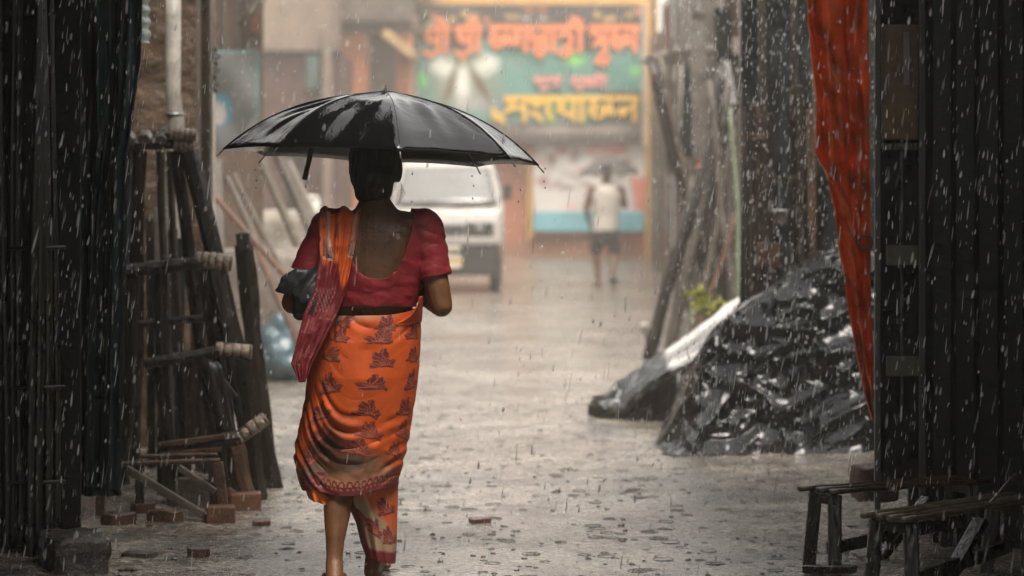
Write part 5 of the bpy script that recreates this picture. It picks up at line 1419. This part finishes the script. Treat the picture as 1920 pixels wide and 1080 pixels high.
# ------------------------------------------------------------------ umbrellas
def canopy_material(name, base, rough):
    m, nt, b = mat_new(name); N, L = nt.nodes, nt.links
    tc = N.new('ShaderNodeTexCoord')
    n1 = N.new('ShaderNodeTexNoise'); n1.inputs['Scale'].default_value = 5; n1.inputs['Detail'].default_value = 4; n1.inputs['Distortion'].default_value = 0.5; n1.inputs['Roughness'].default_value = 0.5
    n2 = N.new('ShaderNodeTexNoise'); n2.inputs['Scale'].default_value = 120; n2.inputs['Detail'].default_value = 3
    L.new(tc.outputs['Object'], n1.inputs['Vector']); L.new(tc.outputs['Object'], n2.inputs['Vector'])
    b1 = N.new('ShaderNodeBump'); b1.inputs['Strength'].default_value = 0.35; b1.inputs['Distance'].default_value = 0.03
    b2 = N.new('ShaderNodeBump'); b2.inputs['Strength'].default_value = 0.25; b2.inputs['Distance'].default_value = 0.004
    L.new(n1.outputs[0], b1.inputs['Height']); L.new(n2.outputs[0], b2.inputs['Height']); L.new(b1.outputs[0], b2.inputs['Normal']); L.new(b2.outputs[0], b.inputs['Normal'])
    b.inputs['Base Color'].default_value = (*base, 1); b.inputs['Roughness'].default_value = rough; b.inputs['Specular IOR Level'].default_value = 0.42
    return m


def umbrella(label, apex, Rr, H, rot0, tilt, grip, canopy_mat, crease=1.0, strap_ang=None):
    """apex: canopy top; rot0: angle of the first rib from the camera side; tilt: rotation matrix; grip: lower end of the handle"""
    apex = Vector(apex)
    t = thing('umbrella', label, 'umbrella', grip)
    def rib(k, r):
        th = -PI / 2 + rot0 + k * PI / 4
        return Vector((Rr * r * math.cos(th), Rr * r * math.sin(th), -H * (0.33 * r + 0.67 * r ** 3)))
    nr = 26; per = 18
    V = np.zeros((nr, 8 * per, 3))
    for j in range(nr):
        r_ = max(j / (nr - 1), 0.006)
        for k in range(8):
            for i in range(per):
                s = i / per; w = 4 * s * (1 - s)
                rr = r_ * (1 - 0.045 * w * r_ ** 2)
                p = rib(k, rr).lerp(rib(k + 1, rr), s)
                p.z += -0.016 * w * r_ * (Rr / 0.55) + crease * 0.007 * (abs(math.sin(9.0 * s + 5.0 * r_ * (s - 0.5) + k * 1.7)) - 0.5) * w * r_ * (1 - r_ ** 6) + crease * 0.006 * math.sin(17 * s + 9 * r_ + 2.1 * k) * w * r_ * (1 - r_ ** 5) + crease * 0.016 * noise.noise(Vector((p.x * 7, p.y * 7, k * 3.1))) * w * (1 - r_ ** 5)
                V[j, k * per + i] = apex + tilt @ p
    cn = grid_obj('canopy', V, canopy_mat, t, wrap=True, thick=0.0012)
    for k in range(8):
        pts = [apex + tilt @ (rib(k, r_) - Vector((0, 0, 0.004))) for r_ in np.linspace(0.02, 1.035, 14)]
        m_ = MB(); m_.tube(pts, [0.0018] * 13 + [0.003], 6); rb = m_.build('rib', STEEL, t, smooth=True)
        a = apex + tilt @ (rib(k, 0.52) - Vector((0, 0, 0.006))); b_ = apex + tilt @ Vector((0, 0, -H * 0.95))
        m_ = MB(); m_.tube([b_, a], 0.0018, 5); m_.build('stretcher', STEEL, rb)
        # seam standing proud over the rib
        m_ = MB(); m_.tube([apex + tilt @ (rib(k, r_) + Vector((0, 0, 0.0015))) for r_ in np.linspace(0.02, 1.0, 14)], 0.0016, 5); m_.build('seam', canopy_mat, cn, smooth=True)
    m_ = MB(); m_.tube([apex + tilt @ Vector((0, 0, 0.022)), apex + tilt @ Vector((0, 0, 0.0)), apex + tilt @ Vector((0, 0, -0.012))], [0.003, 0.006, 0.012], 10); m_.build('ferrule', RUBBER, t, smooth=True)
    g = Vector(grip)
    m_ = MB(); m_.tube([apex, g + (apex - g).normalized() * 0.1], 0.005, 8); m_.build('shaft', STEEL, t, smooth=True)
    m_ = MB(); m_.tube([g, g.lerp(apex, 0.02), g + (apex - g).normalized() * 0.11], [0.010, 0.012, 0.010], 12); m_.build('handle', RUBBER, t, smooth=True)
    m_ = MB(); c_ = apex + tilt @ Vector((0, 0, -H * 0.95)); m_.tube([c_ + Vector((0, 0, 0.02)), c_ - Vector((0, 0, 0.02))], 0.009, 10); m_.build('runner', RUBBER, t, smooth=True)
    return t, rib


NYLON = canopy_material('wet black nylon', (0.0025, 0.003, 0.003), 0.05)
UA = P(723, 171, 8.42)
tilt = Matrix.Rotation(R(2.6), 3, 'Y') @ Matrix.Rotation(R(-1.8), 3, 'X')
um, rib = umbrella('wet black umbrella held up by the woman', UA, 0.553, 0.232, R(9), tilt, (-0.437, 8.415, 1.035), NYLON)
# closing strap hanging from the rim
a = P(581, 299, 8.55)
m_ = MB(); prev = None
pts = [P(584, 278, 8.55), P(579, 304, 8.55), P(575, 318, 8.545), P(571, 337, 8.54)]
for k in range(3):
    m_.beam(pts[k], pts[k + 1], 0.018, 0.002, up=(0, 1, 0))
m_.build('strap', RUBBER, um)

# ------------------------------------------------------------------ the man far down the lane
MY = 33.2
def Q2(x, y, dy=0.0): return P(x, y, MY) + Vector((0, dy, 0))
mn = thing('person', 'man in white vest and dark shorts walking away with an umbrella', 'person', (P(1137, 0, MY).x, MY, 0))
cx0 = P(1137, 0, MY).x


def man_torso(mb, g=0.0):
    mb.loft([((cx0 - .01, MY, 0.72), .165 + g, .12 + g), ((cx0 - .01, MY, 0.82), .17 + g, .125 + g), ((cx0, MY, 0.95), .16 + g, .11 + g), ((cx0, MY, 1.1), .18 + g, .115 + g), ((cx0, MY, 1.25), .20 + g, .115 + g), ((cx0, MY, 1.34), .19 + g, .095 + g), ((cx0, MY, 1.39), .10 + g, .07 + g), ((cx0, MY, 1.44), .06 + g, .06 + g)], 24)


mb = MB(); man_torso(mb)
mb.capsule([(cx0, MY, 1.38), (cx0, MY + .02, 1.48)], [0.06, 0.055]); mb.ball((cx0 + .005, MY + .03, 1.56), (0.08, 0.098, 0.115), 16, 12); mb.ball((cx0 + .005, MY + .12, 1.54), (0.014, 0.02, 0.02))
for s in (-1, 1): mb.ball((cx0 + .005 + s * .083, MY + .02, 1.55), (0.012, 0.022, 0.034))
SL, SR = Vector((cx0 - .20, MY, 1.33)), Vector((cx0 + .20, MY, 1.33))
EL, ER = Q2(1099, 392), Q2(1172, 386)
mb.capsule([SL, EL], [0.058, 0.045]); mb.capsule([EL, Q2(1106, 418, .16)], [0.043, 0.03]); hand(mb, Q2(1106, 418, .16), (0.3, 0.4, -0.8), (0.5, -0.2, 0.3), 0.5, 1.1)
WR = Q2(1146, 362, .30)
mb.capsule([SR, ER], [0.058, 0.045]); mb.capsule([ER, WR], [0.043, 0.03]); hand(mb, WR, (-0.6, 0.3, 0.5), (-0.3, -0.9, 0.1), 1.0, 1.1)
aL, aR = Vector((P(1122, 0, MY).x, MY - .02, 0.09)), Vector((P(1146, 0, MY).x, MY - .25, 0.20))
mb.capsule([(cx0 - .09, MY, .76), (P(1117, 0, MY).x, MY + .05, .47), (P(1119, 0, MY).x, MY, .33), aL], [0.095, 0.06, 0.055, 0.034]); foot_shape(mb, aL, (-.15, 1, 0), 1.1)
mb.capsule([(cx0 + .08, MY, .76), (P(1150, 0, MY).x, MY - .02, .47), (P(1150, 0, MY).x, MY - .12, .36), aR], [0.095, 0.06, 0.055, 0.034])
mb.capsule([aR, aR + Vector((0.0, -.04, -.045))], [0.034, 0.03]); mb.capsule([aR + Vector((0, -.03, -.04)), aR + Vector((0.03, .04, -.15))], [0.033, 0.026])
link_mesh('body', fused(mb, 0.014, 3), SKIN, mn)
mb = MB(); mb.ball((cx0 + .005, MY + .015, 1.585), (0.088, 0.100, 0.105), 16, 12); link_mesh('hair', fused(mb, 0.014, 2), HAIR, mn)
mb = MB(); man_torso(mb, 0.014); me = fused(mb, 0.014, 3)
me = cut(me, lambda p: min(p.z - 0.725, max((1.33 - 0.5 * max(0, abs(p.x - cx0) - 0.13)) - p.z, min(0.13 - abs(p.x - cx0), 1.40 - p.z))))
VEST = M('white cotton vest', (0.58, 0.52, 0.45), 0.7, 0.12, 8, 0.2, 30)
link_mesh('vest', me, VEST, mn)
mb = MB(); mb.loft([((cx0 - .01, MY, 0.62), .17, .13), ((cx0 - .01, MY, 0.78), .182, .138)], 24)
mb.capsule([(cx0 - .09, MY, .74), (P(1117, 0, MY).x, MY + .045, .49)], [0.105, 0.088]); mb.capsule([(cx0 + .08, MY, .74), (P(1150, 0, MY).x, MY - .02, .49)], [0.105, 0.088])
link_mesh('shorts', cut(fused(mb, 0.014, 3), lambda p: p.z - 0.455), M('dark shorts', (0.035, 0.035, 0.032), 0.6, 0.2, 8, 0.2, 30), mn)
m_ = MB(); q = aR + Vector((0.03, 0.03, -0.13)); m_.beam(aR + Vector((0, -.05, -.085)), q + Vector((0.015, 0.05, -.04)), 0.095, 0.022, up=(0, 1, 0.3)); m_.build('sandal', RUBBER, mn, bevel=0.008)
m_ = MB(); m_.box((aL.x, aL.y + .06, 0.008), (0.10, 0.27, 0.016)); m_.build('sandal', RUBBER, mn, bevel=0.006)
um2, _ = umbrella('grey umbrella carried by the man in the white vest', Q2(1142, 293, .32), 0.47, 0.27, R(20), Matrix.Rotation(R(-3), 3, 'Y'), tuple(WR + Vector((-.05, .02, -.03))), M('grey wet nylon', (0.10, 0.092, 0.082), 0.6, 0.2, 6, 0.2, 20, spec=0.2), 0.6)
# ================================================================== rain, splashes, loose gravel, haze
def drop_cloud(pts, lens, wid, lean, n=5):
    """slender drops: spindles of 5 sides"""
    k = len(pts); prof = [(0.0, 0.02), (0.18, 0.8), (0.45, 1.0), (0.8, 0.55), (1.0, 0.02)]
    V = np.zeros((k, len(prof), n, 3), np.float32)
    ang = np.arange(n) * 2 * PI / n
    for j, (t, w) in enumerate(prof):
        V[:, j, :, 0] = pts[:, None, 0] + (t - 0.5) * lens[:, None] * lean[:, None] + w * wid[:, None] * np.cos(ang)
        V[:, j, :, 1] = pts[:, None, 1] + w * wid[:, None] * np.sin(ang)
        V[:, j, :, 2] = pts[:, None, 2] + (t - 0.5) * lens[:, None]
    f1 = []
    for j in range(len(prof) - 1):
        for i in range(n): f1.append((j * n + i, j * n + (i + 1) % n, (j + 1) * n + (i + 1) % n, (j + 1) * n + i))
    Fc = (np.array(f1)[None] + (np.arange(k) * len(prof) * n)[:, None, None]).reshape(-1, 4)
    return arr_mesh(V.reshape(-1, 3), Fc, True)


def water_drop_mat():
    m, nt, b = mat_new('falling water'); N, L = nt.nodes, nt.links
    N.remove(b); out = [x for x in N if x.type == 'OUTPUT_MATERIAL'][0]
    d = N.new('ShaderNodeBsdfDiffuse'); d.inputs[0].default_value = (0.9, 0.9, 0.9, 1)
    t = N.new('ShaderNodeBsdfTranslucent'); t.inputs[0].default_value = (0.9, 0.9, 0.9, 1)
    g = N.new('ShaderNodeBsdfGlass'); g.inputs['Roughness'].default_value = 0.0; g.inputs['IOR'].default_value = 1.33
    m1 = N.new('ShaderNodeMixShader'); m1.inputs[0].default_value = 0.55; m2 = N.new('ShaderNodeMixShader'); m2.inputs[0].default_value = 0.35
    L.new(d.outputs[0], m1.inputs[1]); L.new(t.outputs[0], m1.inputs[2]); L.new(m1.outputs[0], m2.inputs[1]); L.new(g.outputs[0], m2.inputs[2]); L.new(m2.outputs[0], out.inputs[0])
    return m


WD = water_drop_mat()
N1 = 7800
Yr = 6.4 + 16.0 * rng.random(N1) ** 1.15
hw = 1920 / 2 / F * Yr * 1.06
Xr = rng.uniform(-1, 1, N1) * hw
Zr = rng.uniform(0.02, 1, N1) * (CZ + 370 / F * Yr)
pts = np.stack([Xr, Yr, Zr], -1)
# heavy run-off from the right eave, between the red sheet and the heap
N2 = 2300
Y2 = rng.uniform(9.0, 12.8, N2); x2 = rng.uniform(1270, 1640, N2); X2 = (x2 - CX) * Y2 / F
p2 = np.stack([X2, Y2, rng.uniform(0.1, 1, N2) * (CZ + 370 / F * Y2)], -1)
N3 = 1000
Y3 = rng.uniform(6.5, 9.0, N3); x3 = np.where(rng.random(N3) < 0.5, rng.uniform(-20, 270, N3), rng.uniform(1640, 1940, N3)); X3 = (x3 - CX) * Y3 / F
p3 = np.stack([X3, Y3, rng.uniform(0.05, 1, N3) * (CZ + 370 / F * Y3)], -1)
pts = np.concatenate([pts, p2, p3])
dry = (np.hypot(pts[:, 0] + 0.44, pts[:, 1] - 8.42) < 0.60) & (pts[:, 2] < 1.72)
dry |= (np.abs(pts[:, 0] + 0.49) < 0.34) & (pts[:, 1] < 8.2) & (rng.random(len(pts)) < 0.75)
pts = pts[~dry]
k = len(pts)
lens = np.clip(rng.lognormal(-3.75, 0.55, k), 0.006, 0.09); wid = np.clip(rng.lognormal(-6.85, 0.6, k), 0.0005, 0.004); lean = rng.normal(0.13, 0.06, k)
big = rng.random(k) < 0.035; wid[big] = rng.uniform(0.0025, 0.0045, big.sum()); lens[big] = rng.uniform(0.01, 0.03, big.sum())
far = pts[:, 1] > 9.2; lens[far] *= 0.75; wid[far] *= 1.25
o = link_mesh('rain', drop_cloud(pts, lens, wid, lean), WD); tag(o, 'falling rain drops throughout the lane', 'rain', kind='stuff')
# drips off the umbrella points
dr = []
for (x, y) in ((885, 330), (888, 348), (886, 372), (1022, 316), (1020, 340), (1022, 352), (478, 318), (481, 338), (480, 352), (573, 350), (773, 326), (772, 378), (976, 356), (972, 378)):
    q = P(x, y, 8.6); dr.append(q[:])
dr = np.array(dr); o = link_mesh('drips', drop_cloud(dr, np.full(len(dr), 0.009), np.full(len(dr), 0.0028), np.full(len(dr), 0.05)), M('dark water', (0.08, 0.085, 0.08), 0.08, 0.1, 10, 0, 10))
tag(o, 'drips falling from the umbrella points', 'drips', kind='stuff')

# fine spray thrown up off the lane
NS = 42000
ysp = 7.6 + 22 * rng.random(NS) ** 1.6; xsp = rng.uniform(-1, 1, NS) * np.clip(0.23 * ysp, 0, 2.1) * 0.95; zsp = rng.exponential(0.05, NS) + 0.004; zsp = np.where(zsp > 0.4, 0.02, zsp)
hb_ = rng.random(NS) < 0.25; xsp = np.where(hb_, rng.uniform(0.75, 1.75, NS), xsp); ysp = np.where(hb_, rng.uniform(9.5, 12.2, NS), ysp); zsp = np.where(hb_, rng.exponential(0.09, NS), zsp)
psp = np.stack([xsp, ysp, np.clip(zsp, 0.003, 0.5)], -1); psp = psp[~((np.abs(xsp + 0.5) < 0.22) & (np.abs(ysp - 8.25) < 0.3))]
o = link_mesh('spray', drop_cloud(psp, rng.uniform(0.0012, 0.004, len(psp)), rng.uniform(0.0005, 0.0013, len(psp)), np.zeros(len(psp)), 4), WD); tag(o, 'fine spray of water above the wet lane', 'spray', kind='stuff')

# splash crowns where drops strike the lane
mb = MB()
rg = random.Random(5)
for i in range(420):
    y = 8.05 + 6.5 * rg.random() ** 1.7; x = rg.uniform(-1.45, 1.25) * (1 + 0.02 * y)
    s = rg.uniform(0.25, 0.75) * (1.9 if rg.random() < 0.06 else 1.0); z = gz(x, y)
    n = rg.randint(4, 7); R0 = 0.011 * s
    for k in range(n):
        t = 2 * PI * k / n + rg.random(); h = rg.choice((0.3, 0.5, 0.6, 1.0)) * rg.uniform(0.006, 0.024) * s
        a = Vector((x + R0 * math.cos(t), y + R0 * math.sin(t), z - 0.002)); b = a + Vector((0.2 * h * math.cos(t), 0.2 * h * math.sin(t), h))
        mb.tube([a, a.lerp(b, 0.5), b], [0.0055 * s, 0.003 * s, 0.0009 * s], 4)
    mb.ring((x, y, z + 0.0015), R0 * 1.15, 0.0032 * s, n=10, m=4)
for i in range(520):                                               # rings spreading from the drops
    y = 8.0 + 8.0 * rg.random() ** 1.6; x = rg.uniform(-1.3, 1.1) * (1 + 0.02 * y); r_ = rg.uniform(0.008, 0.038); z = gz(x, y)
    mb.ring((x, y, z + 0.0006), r_, 0.0008 + 0.03 * r_, n=14, m=4)
    if rg.random() < 0.4: mb.ring((x, y, z + 0.0004), r_ * 0.55, 0.001 + 0.02 * r_, n=12, m=4)
o = mb.build('splashes', M('splash water', (0.12, 0.112, 0.098), 0.08, 0.2, 30, 0, 10), smooth=True); tag(o, 'rain splash crowns on the wet lane', 'splash', kind='stuff')

# loose gravel and mud clots
V, Fc = [], []
ico = bmesh.new(); bmesh.ops.create_icosphere(ico, subdivisions=1, radius=1.0); iv = np.array([v_.co[:] for v_ in ico.verts]); ifc = [[v_.index for v_ in f.verts] for f in ico.faces]; ico.free()
for i in range(600):
    y = 7.9 + 8.0 * rg.random() ** 1.9; x = rg.uniform(-1.7, 1.75)
    if rg.random() < 0.35: x = rg.choice((-1, 1)) * rg.uniform(0.95, 1.8)
    s = 0.0025 + 0.013 * rg.random() ** 4 + (0.008 if abs(x) > 1.2 and rg.random() < 0.15 else 0)
    sc = np.array((rg.uniform(0.8, 1.9), rg.uniform(0.8, 1.5), rg.uniform(0.35, 0.7))) * s
    n = len(V) * len(iv)
    V.append(iv * sc * (1 + 0.25 * np.sin(iv[:, [1, 2, 0]] * 5 + i)) + np.array((x, y, gz(x, y) + 0.001)))
    Fc += [[n + q_ for q_ in f] for f in ifc]
o = link_mesh('gravel', arr_mesh(np.concatenate(V), Fc, False), M('wet gravel', (0.05, 0.046, 0.04), 0.35, 0.5, 12, 0, 10)); tag(o, 'loose gravel and mud clots on the lane', 'gravel', kind='stuff')

# the rain-filled air
mb = MB(); mb.box((0, 30, 4.25), (262, 280, 10.9))
hz_o = mb.build('haze', None); tag(hz_o, kind='stuff')
m = bpy.data.materials.new('rain haze'); m.use_nodes = True; N, L = m.node_tree.nodes, m.node_tree.links; N.clear()
out = N.new('ShaderNodeOutputMaterial'); pv = N.new('ShaderNodeVolumePrincipled')
pv.inputs['Color'].default_value = (0.94, 0.88, 0.81, 1); pv.inputs['Density'].default_value = 0.0053; pv.inputs['Anisotropy'].default_value = 0.1
L.new(pv.outputs[0], out.inputs['Volume'])
hz_o.data.materials.append(m)
